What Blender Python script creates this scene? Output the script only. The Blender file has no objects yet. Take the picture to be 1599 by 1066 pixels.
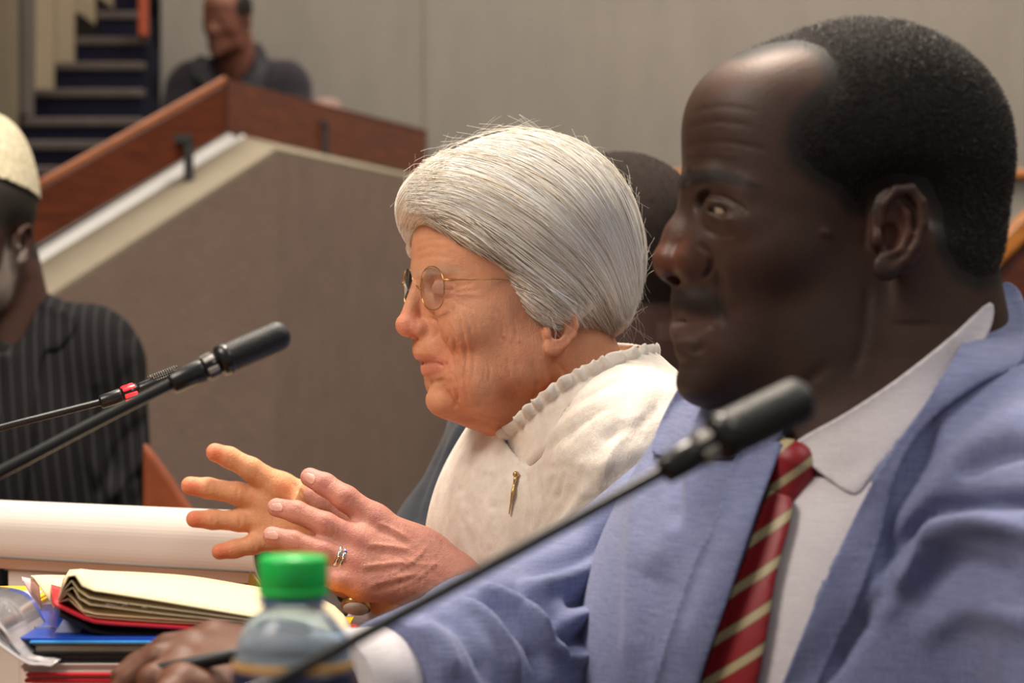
import bpy, bmesh, math, random
import numpy as np
from mathutils import Vector, Matrix
from mathutils.bvhtree import BVHTree
from mathutils.geometry import delaunay_2d_cdt

# ---------------------------------------------------------------- camera, world, lights, exposure
F = 3585.0            # focal length in pixels of the 1599 px wide frame
ZC = 1.05             # camera height
S = bpy.context.scene
COL = S.collection
cam_d = bpy.data.cameras.new('camera')
cam = bpy.data.objects.new('camera', cam_d); COL.objects.link(cam)
cam.location = (0, 0, ZC); cam.rotation_euler = (math.pi/2, 0, 0)
cam_d.sensor_width = 22.3; cam_d.lens = F*22.3/1599.0
cam_d.dof.use_dof = True; cam_d.dof.focus_distance = 1.76; cam_d.dof.aperture_fstop = 5.0
S.camera = cam
S.view_settings.view_transform = 'Standard'; S.view_settings.look = 'None'
S.view_settings.exposure = 0.0; S.view_settings.gamma = 1.0
S.view_settings.use_curve_mapping = False
W = bpy.data.worlds.new('world'); S.world = W; W.use_nodes = True
W.node_tree.nodes['Background'].inputs[0].default_value = (1.0, 0.93, 0.86, 1)
W.node_tree.nodes['Background'].inputs[1].default_value = 0.30

def area_light(name, loc, target, size, power, col=(1, .9, .78), size_y=None):
    d = bpy.data.lights.new(name, 'AREA'); d.energy = power; d.size = size; d.color = col
    if size_y: d.shape = 'RECTANGLE'; d.size_y = size_y
    o = bpy.data.objects.new(name, d); COL.objects.link(o); o.location = loc
    o.rotation_euler = (Vector(target)-Vector(loc)).to_track_quat('-Z', 'Y').to_euler()
    return o
area_light('ceiling_light_desk', (-0.15, 2.2, 3.3), (0.0, 1.7, 0.9), .55, 92, (1, .87, .72))
area_light('ceiling_light_front', (-1.6, 0.6, 3.0), (0.1, 1.9, 1.0), 1.0, 58, (1, .88, .76))
area_light('ceiling_light_right', (1.6, 0.9, 3.2), (0.5, 1.5, 0.9), 1.0, 26, (1, .93, .86))
area_light('added_fill_side', (2.6, 4.4, 4.2), (-.4, 6.2, .8), 1.0, 60, (1, .9, .8))  # added fill lamp, brightens the right-hand face of the parapet
area_light('ceiling_light_stair', (-1.5, 5.5, 5.0), (-1.0, 7.5, 1.2), 1.8, 120, (1, .9, .78))
area_light('ceiling_light_wall', (1.5, 6.0, 5.0), (1.2, 9.0, 1.2), 2.2, 150, (1, .9, .8))

# ---------------------------------------------------------------- helpers
def P(u, v, Y):
    return np.array([(u-799.5)/F*Y, Y, ZC-(v-533.0)/F*Y])
def PV(u, v, Y): return Vector(P(u, v, Y))
def proj(V):
    V = np.asarray(V); return V[:, 0]/V[:, 1]*F+799.5, 533.0-(V[:, 2]-ZC)/V[:, 1]*F

def smin(a, b, k):
    if k <= 0: return np.minimum(a, b)
    h = np.maximum(k-np.abs(a-b), 0)/k
    return np.minimum(a, b)-h*h*k*.25
def smax(a, b, k): return -smin(-a, -b, k)

class Field:
    """a list of implicit primitives combined in order; every primitive has its own bounding box"""
    def __init__(s): s.ops = []
    def add(s, fn, lo, hi, k=.01, mode='u'):
        pad = k+.03
        s.ops.append((fn, np.array(lo)-pad, np.array(hi)+pad, k, mode)); return s
    def ell(s, c, r, k=.01, R=None, mode='u'):
        c = np.array(c, float); r = np.array(r, float); m = r.max()
        Rm = None if R is None else np.array(R, float)
        def fn(p):
            q = p-c
            if Rm is not None: q = q@Rm          # columns of R = local axes
            k0 = np.sqrt(((q/r)**2).sum(1)); k1 = np.sqrt(((q/(r*r))**2).sum(1))+1e-9
            return k0*(k0-1)/k1
        e = r if R is None else np.full(3, m)
        return s.add(fn, c-e, c+e, k, mode)
    def cone(s, a, b, ra, rb, k=.01, mode='u'):
        a = np.array(a, float); b = np.array(b, float); ab = b-a; L = (ab@ab)+1e-12
        def fn(p):
            t = np.clip(((p-a)@ab)/L, 0, 1)
            return np.linalg.norm(p-a-t[:, None]*ab, axis=1)-(ra+(rb-ra)*t)
        R = max(ra, rb)
        return s.add(fn, np.minimum(a, b)-R, np.maximum(a, b)+R, k, mode)
    def chain(s, pts, rs, k=.006, k0=None, mode='u'):
        for i in range(len(pts)-1):
            s.cone(pts[i], pts[i+1], rs[i], rs[i+1], k if (i or k0 is None) else k0, mode)
        return s
    def box(s, c, r, rad=.005, k=.01, R=None, mode='u'):
        c = np.array(c, float); r = np.array(r, float)
        Rm = None if R is None else np.array(R, float)
        def fn(p):
            q = p-c
            if Rm is not None: q = q@Rm
            q = np.abs(q)-(r-rad)
            return np.linalg.norm(np.maximum(q, 0), axis=1)+np.minimum(q.max(1), 0)-rad
        e = r if R is None else np.full(3, np.linalg.norm(r))
        return s.add(fn, c-e, c+e, k, mode)
    def __call__(s, p):
        p = np.asarray(p, float); D = np.full(len(p), .2)
        for fn, lo, hi, k, mode in s.ops:
            m = ((p >= lo) & (p <= hi)).all(1)
            if not m.any(): continue
            d = fn(p[m]); c = D[m]
            if mode == 'u': D[m] = smin(c, d, k)
            elif mode == 's': D[m] = smax(c, -d, k)
            else: D[m] = smax(c, d, k)
        return D

def axis_lines(lo, hi, h, fine=None, hf=None):
    """grid lines, finer inside the interval fine"""
    out = [lo]
    while out[-1] < hi:
        x = out[-1]; st = h
        if fine:
            for f0, f1 in fine:
                if f0-h <= x <= f1: st = hf
        out.append(x+st)
    return np.array(out)

def mesh_field(f, X, Y, Z, project=2, B=6):
    nx, ny, nz = len(X), len(Y), len(Z)
    D = np.full((nx, ny, nz), 1.0, np.float32)
    def blocks(n): return [(i, min(i+B, n)) for i in range(0, n, B)]
    bx, by, bz = blocks(nx), blocks(ny), blocks(nz)
    cs = np.array([[(X[a[0]]+X[a[1]-1])/2, (Y[b[0]]+Y[b[1]-1])/2, (Z[c[0]]+Z[c[1]-1])/2] for a in bx for b in by for c in bz])
    hs = np.array([[X[min(a[1], nx-1)]-X[a[0]], Y[min(b[1], ny-1)]-Y[b[0]], Z[min(c[1], nz-1)]-Z[c[0]]] for a in bx for b in by for c in bz])
    dc = f(cs); rad = np.linalg.norm(hs, axis=1)*.5
    act = np.abs(dc) < rad*1.5+.004
    idx = [(a, b, c) for a in bx for b in by for c in bz]
    pts, sl = [], []
    for i, (a, b, c) in enumerate(idx):
        if not act[i]:
            D[a[0]:a[1], b[0]:b[1], c[0]:c[1]] = 1.0 if dc[i] > 0 else -1.0
            continue
        g = np.stack(np.meshgrid(X[a[0]:a[1]], Y[b[0]:b[1]], Z[c[0]:c[1]], indexing='ij'), -1).reshape(-1, 3)
        pts.append(g); sl.append((a, b, c))
    # evaluate in spatially coherent chunks
    i = 0
    while i < len(pts):
        j = min(i+60, len(pts)); d = f(np.concatenate(pts[i:j])); o = 0
        for q in range(i, j):
            a, b, c = sl[q]; n = len(pts[q])
            D[a[0]:a[1], b[0]:b[1], c[0]:c[1]] = d[o:o+n].reshape(a[1]-a[0], b[1]-b[0], c[1]-c[0]); o += n
        i = j
    ins = D < 0
    cnt = np.zeros((nx-1, ny-1, nz-1), np.int8)
    for dx in (0, 1):
        for dy in (0, 1):
            for dz in (0, 1):
                cnt += ins[dx:nx-1+dx, dy:ny-1+dy, dz:nz-1+dz]
    cell = (cnt > 0) & (cnt < 8)
    ci = np.argwhere(cell); vid = np.full(cell.shape, -1, np.int64); vid[cell] = np.arange(len(ci))
    acc = np.zeros((len(ci), 3)); w = np.zeros(len(ci)); AX = (X, Y, Z)
    cor = [(0,0,0),(1,0,0),(0,1,0),(1,1,0),(0,0,1),(1,0,1),(0,1,1),(1,1,1)]
    for i in range(8):
        for j in range(i+1, 8):
            df = [cor[j][k]-cor[i][k] for k in range(3)]
            if sum(map(abs, df)) != 1: continue
            A = ci+cor[i]; Bq = ci+cor[j]
            da = D[A[:, 0], A[:, 1], A[:, 2]]; db = D[Bq[:, 0], Bq[:, 1], Bq[:, 2]]
            m = (da < 0) != (db < 0)
            t = np.where(m, da/np.where(m, da-db, 1), 0)
            pa = np.stack([AX[k][A[:, k]] for k in range(3)], 1); pb = np.stack([AX[k][Bq[:, k]] for k in range(3)], 1)
            acc += np.where(m[:, None], pa+(pb-pa)*t[:, None], 0); w += m
    V = acc/w[:, None]
    quads = []
    for ax in range(3):
        o1, o2 = [(1, 2), (2, 0), (0, 1)][ax]
        a = [slice(None)]*3; b = [slice(None)]*3
        a[ax] = slice(0, -1); b[ax] = slice(1, None)
        sa, sb = ins[tuple(a)], ins[tuple(b)]
        e = np.argwhere(sa != sb)
        e = e[(e[:, o1] > 0) & (e[:, o2] > 0) & (e[:, o1] < ins.shape[o1]-1) & (e[:, o2] < ins.shape[o2]-1)]
        def cv(d1, d2):
            q = e.copy(); q[:, o1] += d1; q[:, o2] += d2
            return vid[q[:, 0], q[:, 1], q[:, 2]]
        Q = np.stack([cv(-1, -1), cv(0, -1), cv(0, 0), cv(-1, 0)], 1)
        s0 = sa[e[:, 0], e[:, 1], e[:, 2]]
        Q[~s0] = Q[~s0][:, ::-1]
        quads.append(Q)
    Q = np.concatenate(quads); Q = Q[(Q >= 0).all(1)]
    for _ in range(project): V = newton(f, V)
    return V, Q

def grad(f, V, e=.0006):
    G = np.empty_like(V)
    for k in range(3):
        d = np.zeros(3); d[k] = e
        G[:, k] = (f(V+d)-f(V-d))/(2*e)
    return G
def newton(f, V, cap=.0015):
    G = grad(f, V); d = f(V); n2 = (G*G).sum(1)
    st = G*(d/np.maximum(n2, .05))[:, None]
    L = np.linalg.norm(st, axis=1); st *= np.minimum(1, cap/np.maximum(L, 1e-9))[:, None]
    return V-st

def vnormals(V, Q):
    a = V[Q[:, 2]]-V[Q[:, 0]]; b = V[Q[:, 3 if Q.shape[1] > 3 else 1]]-V[Q[:, 1 if Q.shape[1] > 3 else 0]]
    n = np.cross(a, b) if Q.shape[1] > 3 else np.cross(V[Q[:, 1]]-V[Q[:, 0]], V[Q[:, 2]]-V[Q[:, 0]])
    N = np.zeros_like(V)
    for k in range(Q.shape[1]): np.add.at(N, Q[:, k], n)
    return N/np.maximum(np.linalg.norm(N, axis=1), 1e-12)[:, None]

def smooth_mesh(V, Q, it=1, w=.5, mask=None):
    E = np.concatenate([Q[:, [i, (i+1) % Q.shape[1]]] for i in range(Q.shape[1])])
    n = len(V); deg = np.bincount(E[:, 0], minlength=n)+np.bincount(E[:, 1], minlength=n)
    for _ in range(it):
        A = np.zeros_like(V)
        for k in range(3):
            A[:, k] = np.bincount(E[:, 0], V[E[:, 1], k], n)+np.bincount(E[:, 1], V[E[:, 0], k], n)
        A /= np.maximum(deg, 1)[:, None]
        ww = w if mask is None else (w*mask)[:, None]
        V = V+(A-V)*ww
    return V

def seg_dist(U, Vv, line):
    """distance in px of points to a polyline and the position 0..1 along it"""
    L = np.array(line, float); best = np.full(len(U), 1e9); T = np.zeros(len(U))
    sl = np.linalg.norm(np.diff(L, axis=0), axis=1); cum = np.concatenate([[0], np.cumsum(sl)])
    for i in range(len(L)-1):
        a, b = L[i], L[i+1]; ab = b-a
        t = np.clip(((U-a[0])*ab[0]+(Vv-a[1])*ab[1])/max(ab@ab, 1e-9), 0, 1)
        d = np.hypot(U-a[0]-t*ab[0], Vv-a[1]-t*ab[1]); m = d < best
        best[m] = d[m]; T[m] = (cum[i]+t[m]*sl[i])/cum[-1]
    return best, T
def spline(pts, n=8, closed=False):
    """Catmull-Rom through the points"""
    p = np.array(pts, float); out = []; m = len(p)
    for i in range(m if closed else m-1):
        g = (lambda j: p[j % m]) if closed else (lambda j: p[min(max(j, 0), m-1)])
        a, b, c, d = g(i-1), g(i), g(i+1), g(i+2)
        for t in np.linspace(0, 1, n, endpoint=False):
            out.append(.5*((2*b)+(c-a)*t+(2*a-5*b+4*c-d)*t*t+(3*b-a-3*c+d)*t**3))
    if not closed: out.append(p[-1])
    return np.array(out)
def carve(V, Q, strokes, ymax=99, facing=.05):
    """sculpting strokes: ridges (+) and creases (-) in metres along lines given in photo pixels"""
    U, Vv = proj(V); N = vnormals(V, Q)
    vd = -V+np.array([0, 0, ZC]); vd /= np.linalg.norm(vd, axis=1)[:, None]
    fc = np.clip(((N*vd).sum(1)-facing)*4, 0, 1)*(V[:, 1] < ymax)
    D = np.zeros(len(V))
    for st in strokes:
        line, w, amp = st[0], st[1], st[2]; tap = st[3] if len(st) > 3 else 1
        L = np.array(line, float); lo = L.min(0)-3*w; hi = L.max(0)+3*w
        m = (U > lo[0]) & (U < hi[0]) & (Vv > lo[1]) & (Vv < hi[1]) & (fc > 0)
        if not m.any(): continue
        d, t = seg_dist(U[m], Vv[m], spline(L, 5) if len(L) > 2 else L)
        e = amp*np.exp(-(d/w)**2)
        if tap: e *= np.clip(np.minimum(t, 1-t)*5, 0, 1)**.7
        D[m] += e
    return V+N*(D*fc)[:, None]

def in_poly(U, Vv, poly):
    p = np.array(poly, float); ins = np.zeros(len(U), bool); j = len(p)-1
    for i in range(len(p)):
        xi, yi, xj, yj = *p[i], *p[j]
        c = ((yi > Vv) != (yj > Vv)) & (U < (xj-xi)*(Vv-yi)/((yj-yi) or 1e-9)+xi)
        ins ^= c; j = i
    return ins
def poly_sd(U, Vv, poly):
    p = list(map(tuple, poly)); d, _ = seg_dist(U, Vv, p+[p[0]])
    return np.where(in_poly(U, Vv, poly), -d, d)
def sstep(a, b, x):
    t = np.clip((x-a)/(b-a), 0, 1); return t*t*(3-2*t)

# ---------------------------------------------------------------- object making
def link_mesh(name, V, Fc, mat=None, parent=None, smooth=True, col=None):
    me = bpy.data.meshes.new(name)
    org = np.array(parent.matrix_world.translation) if parent is not None else np.zeros(3)
    if parent is not None: org = np.array(world_loc(parent))
    V = np.asarray(V, float)-org
    if isinstance(Fc, np.ndarray):
        n = Fc.shape[1]
        me.vertices.add(len(V)); me.vertices.foreach_set('co', V.ravel().astype(np.float32))
        me.loops.add(Fc.size); me.loops.foreach_set('vertex_index', Fc.ravel().astype(np.int32))
        me.polygons.add(len(Fc)); me.polygons.foreach_set('loop_start', np.arange(0, Fc.size, n, dtype=np.int32))
        me.polygons.foreach_set('loop_total', np.full(len(Fc), n, np.int32))
        me.update(calc_edges=True); me.validate()
    else:
        me.from_pydata([tuple(v) for v in V], [], [tuple(f) for f in Fc]); me.update()
    if smooth: me.polygons.foreach_set('use_smooth', [True]*len(me.polygons))
    if col is not None:
        c = np.ones((len(V), 4), np.float32); c[:, :3] = col[:, :3]; c[:, 3] = col[:, 3] if col.shape[1] > 3 else .5
        a = me.color_attributes.new('Col', 'FLOAT_COLOR', 'POINT'); a.data.foreach_set('color', c.ravel())
    if mat: me.materials.append(mat)
    o = bpy.data.objects.new(name, me); COL.objects.link(o)
    if parent is not None: o.parent = parent
    return o
def world_loc(o):
    v = Vector(o.location)
    while o.parent: o = o.parent; v += Vector(o.location)
    return v
def empty(name, loc):
    o = bpy.data.objects.new(name, None); COL.objects.link(o); o.location = loc; o.empty_display_size = .05
    return o
def tag(o, label=None, cat=None, group=None, kind=None):
    if label: o['label'] = label
    if cat: o['category'] = cat
    if group: o['group'] = group
    if kind: o['kind'] = kind
    return o

def tube(path, r, seg=12, cap=True, flat=None):
    """tube along points, r number or list; returns V, F lists"""
    p = np.array(path, float); n = len(p)
    r = np.full(n, r) if np.isscalar(r) else np.array(r, float)
    T = np.gradient(p, axis=0); T /= np.linalg.norm(T, axis=1)[:, None]+1e-12
    up = np.array([0, 0, 1.]) if abs(T[0][2]) < .9 else np.array([1., 0, 0])
    A = np.cross(T[0], up); A /= np.linalg.norm(A); V = []; Fc = []
    for i in range(n):
        A = A-T[i]*(A@T[i]); A /= np.linalg.norm(A)+1e-12; B = np.cross(T[i], A)
        for k in range(seg):
            th = 2*math.pi*k/seg
            V.append(p[i]+r[i]*(A*math.cos(th)+B*math.sin(th)*(flat or 1)))
    for i in range(n-1):
        for k in range(seg):
            a, b = i*seg+k, i*seg+(k+1) % seg
            Fc.append((a, b, b+seg, a+seg))
    if cap:
        Fc.append(tuple(range(seg))[::-1]); Fc.append(tuple((n-1)*seg+k for k in range(seg)))
    return V, Fc
def join(parts):
    V, Fc = [], []
    for v, f in parts:
        o = len(V); V += list(v); Fc += [tuple(i+o for i in q) for q in f]
    return V, Fc
def boxm(lo, hi, bev=0):
    bm = bmesh.new(); bmesh.ops.create_cube(bm, size=1)
    for v in bm.verts:
        v.co = Vector([(lo[k]+hi[k])/2+v.co[k]*(hi[k]-lo[k]) for k in range(3)])
    if bev: bmesh.ops.bevel(bm, geom=bm.edges[:], offset=bev, segments=2, affect='EDGES', profile=.5)
    V = [tuple(v.co) for v in bm.verts]; Fc = [[v.index for v in f.verts] for f in bm.faces]; bm.free()
    return V, Fc
def rotz(V, ang, c):
    V = np.array(V, float)-c; ca, sa = math.cos(ang), math.sin(ang)
    return np.stack([V[:, 0]*ca-V[:, 1]*sa, V[:, 0]*sa+V[:, 1]*ca, V[:, 2]], 1)+c
def prism(pts, d, bev=0):
    """solid between polygon pts (3-D, planar) and its copy moved by d"""
    n = len(pts); V = [np.array(p, float) for p in pts]+[np.array(p, float)+np.array(d) for p in pts]
    Fc = [tuple(range(n)), tuple(range(2*n-1, n-1, -1))]+[(i, i+n, (i+1) % n+n, (i+1) % n) for i in range(n)]
    bm = bmesh.new(); vs = [bm.verts.new(v) for v in V]
    for f in Fc: bm.faces.new([vs[i] for i in f])
    bmesh.ops.recalc_face_normals(bm, faces=bm.faces[:])
    if bev: bmesh.ops.bevel(bm, geom=bm.edges[:], offset=bev, segments=2, affect='EDGES', profile=.5)
    bm.verts.index_update()
    V = [tuple(v.co) for v in bm.verts]; Fc = [[v.index for v in f.verts] for f in bm.faces]; bm.free()
    return V, Fc
def lathe(c, prof, seg=32, axis=None):
    """prof: (radius, height) from bottom to top"""
    V, Fc = [], []; c = np.array(c, float)
    R = np.eye(3)
    if axis is not None:
        z = np.array(axis, float); z /= np.linalg.norm(z); x = np.cross([0, 1, 0.3], z); x /= np.linalg.norm(x); R = np.stack([x, np.cross(z, x), z], 1)
    for r, h in prof:
        for k in range(seg):
            t = 2*math.pi*k/seg; V.append(c+R@np.array([r*math.cos(t), r*math.sin(t), h]))
    for i in range(len(prof)-1):
        for k in range(seg):
            a, b = i*seg+k, i*seg+(k+1) % seg; Fc.append((a, b, b+seg, a+seg))
    Fc.append(tuple(range(seg))[::-1]); Fc.append(tuple((len(prof)-1)*seg+k for k in range(seg)))
    return V, Fc

def bvh(V, Q): return BVHTree.FromPolygons([tuple(v) for v in V], [tuple(int(i) for i in q) for q in Q])
CAM = Vector((0, 0, ZC))
def hit(tree, u, v):
    d = (PV(u, v, 1.0)-CAM).normalized(); r = tree.ray_cast(CAM, d)
    return r[0], r[1], d
def patch(tree, outline, step=5, thick=.002, off=.0015, name='lapel', mat=None, parent=None, ns=6, sharp=False, soft=3, offfn=None):
    """a cloth piece laid on a surface: outline in photo pixels, real thickness, follows the surface"""
    ol = np.array(outline, float) if sharp else spline(outline, ns, True)
    # resample
    r = []
    for i in range(len(ol)):
        a, b = ol[i], ol[(i+1) % len(ol)]; n = max(1, int(np.hypot(*(b-a))/step))
        for t in range(n): r.append(a+(b-a)*t/n)
    ol = np.array(r); lo = ol.min(0); hi = ol.max(0)
    g = np.array([(x, y) for x in np.arange(lo[0], hi[0], step) for y in np.arange(lo[1], hi[1], step)])
    g = g[poly_sd(g[:, 0], g[:, 1], ol) < -step*.6]
    pts = [Vector(p) for p in np.concatenate([ol, g])]
    n = len(ol)
    res = delaunay_2d_cdt(pts, [(i, (i+1) % n) for i in range(n)], [], 1, 1e-4)
    v2, f2 = res[0], res[2]
    D = np.full(len(v2), np.nan); base = []
    for i, p in enumerate(v2):
        h, nn, d = hit(tree, p.x, p.y)
        if h is not None: D[i] = h.y
    good = ~np.isnan(D)
    UV = np.array([(p.x, p.y) for p in v2])
    if not good.all():
        gi = np.where(good)[0]
        for i in np.where(~good)[0]:
            D[i] = D[gi[np.argmin(((UV[gi]-UV[i])**2).sum(1))]]
    # smooth depth
    E = np.array([(f[i], f[(i+1) % len(f)]) for f in f2 for i in range(len(f))])
    deg = np.bincount(E[:, 0], minlength=len(D))+np.bincount(E[:, 1], minlength=len(D))
    for _ in range(soft):
        A = (np.bincount(E[:, 0], D[E[:, 1]], len(D))+np.bincount(E[:, 1], D[E[:, 0]], len(D)))/np.maximum(deg, 1)
        D = np.minimum(D, A)*.5+A*.5
    o = off if offfn is None else off+offfn(UV[:, 0], UV[:, 1])
    front = np.stack([(UV[:, 0]-799.5)/F*(D-o), D-o, ZC-(UV[:, 1]-533)/F*(D-o)], 1)
    D2 = D-o+thick; back = np.stack([(UV[:, 0]-799.5)/F*D2, D2, ZC-(UV[:, 1]-533)/F*D2], 1)
    V = np.concatenate([front, back]); m = len(D)
    fs = []
    for f in f2:
        a, b, c = [UV[i] for i in f[:3]]
        ccw = (b[0]-a[0])*(c[1]-a[1])-(b[1]-a[1])*(c[0]-a[0]) < 0      # v axis points down
        f = list(f) if ccw else list(f)[::-1]
        fs.append(tuple(f)); fs.append(tuple(i+m for i in f[::-1]))
    cnt = {}
    for f in fs[::2]:
        for i in range(len(f)): cnt[(f[i], f[(i+1) % len(f)])] = 1
    for (a, b) in list(cnt):
        if (b, a) not in cnt: fs.append((b, a, a+m, b+m))
    return link_mesh(name, V, fs, mat, parent)

# ---------------------------------------------------------------- materials
def mat_new(name, rough=.6, spec=.5, col=(.5, .5, .5)):
    m = bpy.data.materials.new(name); m.use_nodes = True; b = m.node_tree.nodes['Principled BSDF']
    b.inputs['Base Color'].default_value = (*col, 1); b.inputs['Roughness'].default_value = rough
    b.inputs['Specular IOR Level'].default_value = spec
    return m, m.node_tree, b
def N(nt, t, **kw):
    n = nt.nodes.new(t)
    for k, v in kw.items(): setattr(n, k, v)
    return n
def coords(nt, scale=(1, 1, 1), rot=(0, 0, 0)):
    tc = N(nt, 'ShaderNodeTexCoord'); mp = N(nt, 'ShaderNodeMapping')
    mp.inputs['Scale'].default_value = scale; mp.inputs['Rotation'].default_value = rot
    nt.links.new(tc.outputs['Object'], mp.inputs[0]); return mp.outputs[0]
def noise(nt, vec, scale, detail=3, rough=.6):
    n = N(nt, 'ShaderNodeTexNoise'); n.inputs['Scale'].default_value = scale; n.inputs['Detail'].default_value = detail
    n.inputs['Roughness'].default_value = rough; nt.links.new(vec, n.inputs['Vector']); return n.outputs['Fac']
def ramp(nt, fac, stops):
    r = N(nt, 'ShaderNodeValToRGB'); e = r.color_ramp.elements
    while len(e) < len(stops): e.new(.5)
    for i, (p, c) in enumerate(stops): e[i].position = p; e[i].color = (*c, 1) if len(c) == 3 else c
    nt.links.new(fac, r.inputs[0]); return r.outputs[0]
def mix(nt, fac, a, b, mode='MIX'):
    m = N(nt, 'ShaderNodeMix', data_type='RGBA', blend_type=mode)
    for s, x in ((0, fac), (6, a), (7, b)):
        if isinstance(x, (int, float)): m.inputs[s].default_value = x
        elif isinstance(x, tuple): m.inputs[s].default_value = (*x, 1)
        else: nt.links.new(x, m.inputs[s])
    return m.outputs[2]
def bump(nt, b, h, strength=.2, dist=.002):
    n = N(nt, 'ShaderNodeBump'); n.inputs['Strength'].default_value = strength; n.inputs['Distance'].default_value = dist
    nt.links.new(h, n.inputs['Height']); nt.links.new(n.outputs[0], b.inputs['Normal'])
def mathn(nt, op, a, b=0.0):
    m = N(nt, 'ShaderNodeMath', operation=op)
    for i, x in enumerate((a, b)):
        if isinstance(x, (int, float)): m.inputs[i].default_value = x
        else: nt.links.new(x, m.inputs[i])
    return m.outputs[0]
def plain(name, col, rough=.5, spec=.5, var=.12, ns=40, bstr=0, bs=300, metal=0):
    m, nt, b = mat_new(name, rough, spec)
    v = coords(nt); n = noise(nt, v, ns)
    c = ramp(nt, n, [(.3, tuple(x*(1-var) for x in col)), (.7, tuple(min(1, x*(1+var)) for x in col))])
    nt.links.new(c, b.inputs['Base Color']); b.inputs['Metallic'].default_value = metal
    if bstr: bump(nt, b, noise(nt, v, bs), bstr, .001)
    return m
def skin_mat(name, rough, spec, sss=.15, srad=(1, .35, .2), bs=700, bstr=.35, mott=.12, lines=0):
    m, nt, b = mat_new(name, rough, spec)
    a = N(nt, 'ShaderNodeVertexColor'); a.layer_name = 'Col'; v = coords(nt)
    n1 = noise(nt, v, 60, 5, .65); n2 = noise(nt, v, 260, 3)
    f = ramp(nt, n1, [(.3, (1-mott,)*3), (.7, (1+mott*.4, 1+mott*.3, 1+mott*.3))])
    c = mix(nt, 1.0, a.outputs[0], f, 'MULTIPLY')
    nt.links.new(c, b.inputs['Base Color'])
    b.inputs['Subsurface Weight'].default_value = sss; b.inputs['Subsurface Scale'].default_value = .004
    b.inputs['Subsurface Radius'].default_value = srad
    # alpha of the colour layer carries the oiliness of the skin
    nt.links.new(mathn(nt, 'SUBTRACT', rough+.15, mathn(nt, 'MULTIPLY', a.outputs[1], .30)), b.inputs['Roughness'])
    hgt = mathn(nt, 'ADD', noise(nt, v, bs, 2), mathn(nt, 'MULTIPLY', n2, .7))
    if lines:
        l1 = noise(nt, coords(nt, (1, 1, .22), (.0, .18, 0)), 330, 3); l2 = noise(nt, coords(nt, (.5, 1, 1), (0, .5, 0)), 420, 2)
        hgt = mathn(nt, 'ADD', hgt, mathn(nt, 'MULTIPLY', mathn(nt, 'ADD', l1, mathn(nt, 'MULTIPLY', l2, .5)), lines))
    bump(nt, b, hgt, bstr, .0006)
    return m
def cloth_mat(name, c1, c2, scale=900, weave=.5, rough=.85, slub=True):
    """woven cloth: two sets of fine threads crossing, uneven"""
    m, nt, b = mat_new(name, rough, .25)
    a = noise(nt, coords(nt, (1.2, 1.2, .05)), scale, 2); d = noise(nt, coords(nt, (.05, .05, 1.2)), scale, 2)
    big = noise(nt, coords(nt), 30, 3)
    f = mathn(nt, 'MULTIPLY', mathn(nt, 'ADD', a, d), .5)
    col = ramp(nt, f, [(.36, c1), (.64, c2)])
    col = mix(nt, mathn(nt, 'MULTIPLY', big, .25), col, tuple(x*.8 for x in c1))
    nt.links.new(col, b.inputs['Base Color'])
    b.inputs['Sheen Weight'].default_value = .15
    bump(nt, b, f, weave, .0006)
    return m
LIN = lambda r, g, b: tuple(((x/255+.055)/1.055)**2.4 if x > 10 else x/255/12.92 for x in (r, g, b))
# ================================================================ the hall
def struct(name, VF, mat, smooth=False):
    o = link_mesh(name, VF[0], VF[1], mat, None, smooth); o['kind'] = 'structure'; return o
M_CARPETWALL, nt, bb = mat_new('wall_fabric', .95, .1)
v_ = coords(nt); n1 = noise(nt, coords(nt, (1, 1, .25)), 14, 4); n2 = noise(nt, coords(nt, (.15, .15, 1)), 300, 2)
c_ = mix(nt, n1, LIN(126, 121, 114), LIN(147, 141, 132)); c_ = mix(nt, mathn(nt, 'MULTIPLY', n2, .35), c_, LIN(112, 106, 98))
nt.links.new(c_, bb.inputs['Base Color']); bump(nt, bb, n2, .4, .004)
M_FACE, nt, bb = mat_new('parapet_carpet', .95, .1)
v_ = coords(nt); n1 = noise(nt, v_, 9, 6, .75); n2 = noise(nt, coords(nt, (1, 1, .5)), 120, 3)
c_ = mix(nt, n1, LIN(114, 98, 88), LIN(146, 126, 114)); c_ = mix(nt, mathn(nt, 'MULTIPLY', n2, .4), c_, LIN(98, 84, 76))
nt.links.new(c_, bb.inputs['Base Color']); bump(nt, bb, n2, .6, .006)
M_CAP = plain('parapet_capping', LIN(150, 139, 120), .7, .3, .06, 12, .2, 200)
M_CAPE = plain('parapet_capping_lit_edge', LIN(236, 235, 233), .5, .4, .04)  # light caught on the capping's upper edge, painted as white
M_BEIGE = plain('beige_plaster', LIN(150, 136, 112), .8, .2, .07, 6, .2, 80)
M_GREYCOL = plain('grey_column', LIN(92, 86, 80), .8, .2, .08, 6)
M_STAIR = plain('navy_stair_carpet', LIN(27, 27, 40), .95, .1, .2, 60, .5, 600)
M_TREAD = plain('pale_tread_edge', LIN(88, 80, 76), .95, .1, .12, 40)  # lighter strip along the front edge of each step
M_FLOOR = plain('carpet_floor', LIN(70, 62, 58), .95, .1, .15, 30, .4, 400)
M_WOOD, nt, bb = mat_new('dark_red_wood', .32, .45)
g_ = noise(nt, coords(nt, (.6, .6, 9)), 12, 4, .65)
nt.links.new(ramp(nt, g_, [(.3, LIN(62, 26, 14)), (.55, LIN(96, 44, 22)), (.75, LIN(124, 62, 30))]), bb.inputs['Base Color']); bump(nt, bb, g_, .12, .002)
M_WOODL, nt, bb = mat_new('orange_wood', .35, .45)
g_ = noise(nt, coords(nt, (.6, .6, 9)), 14, 4, .65)
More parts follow.
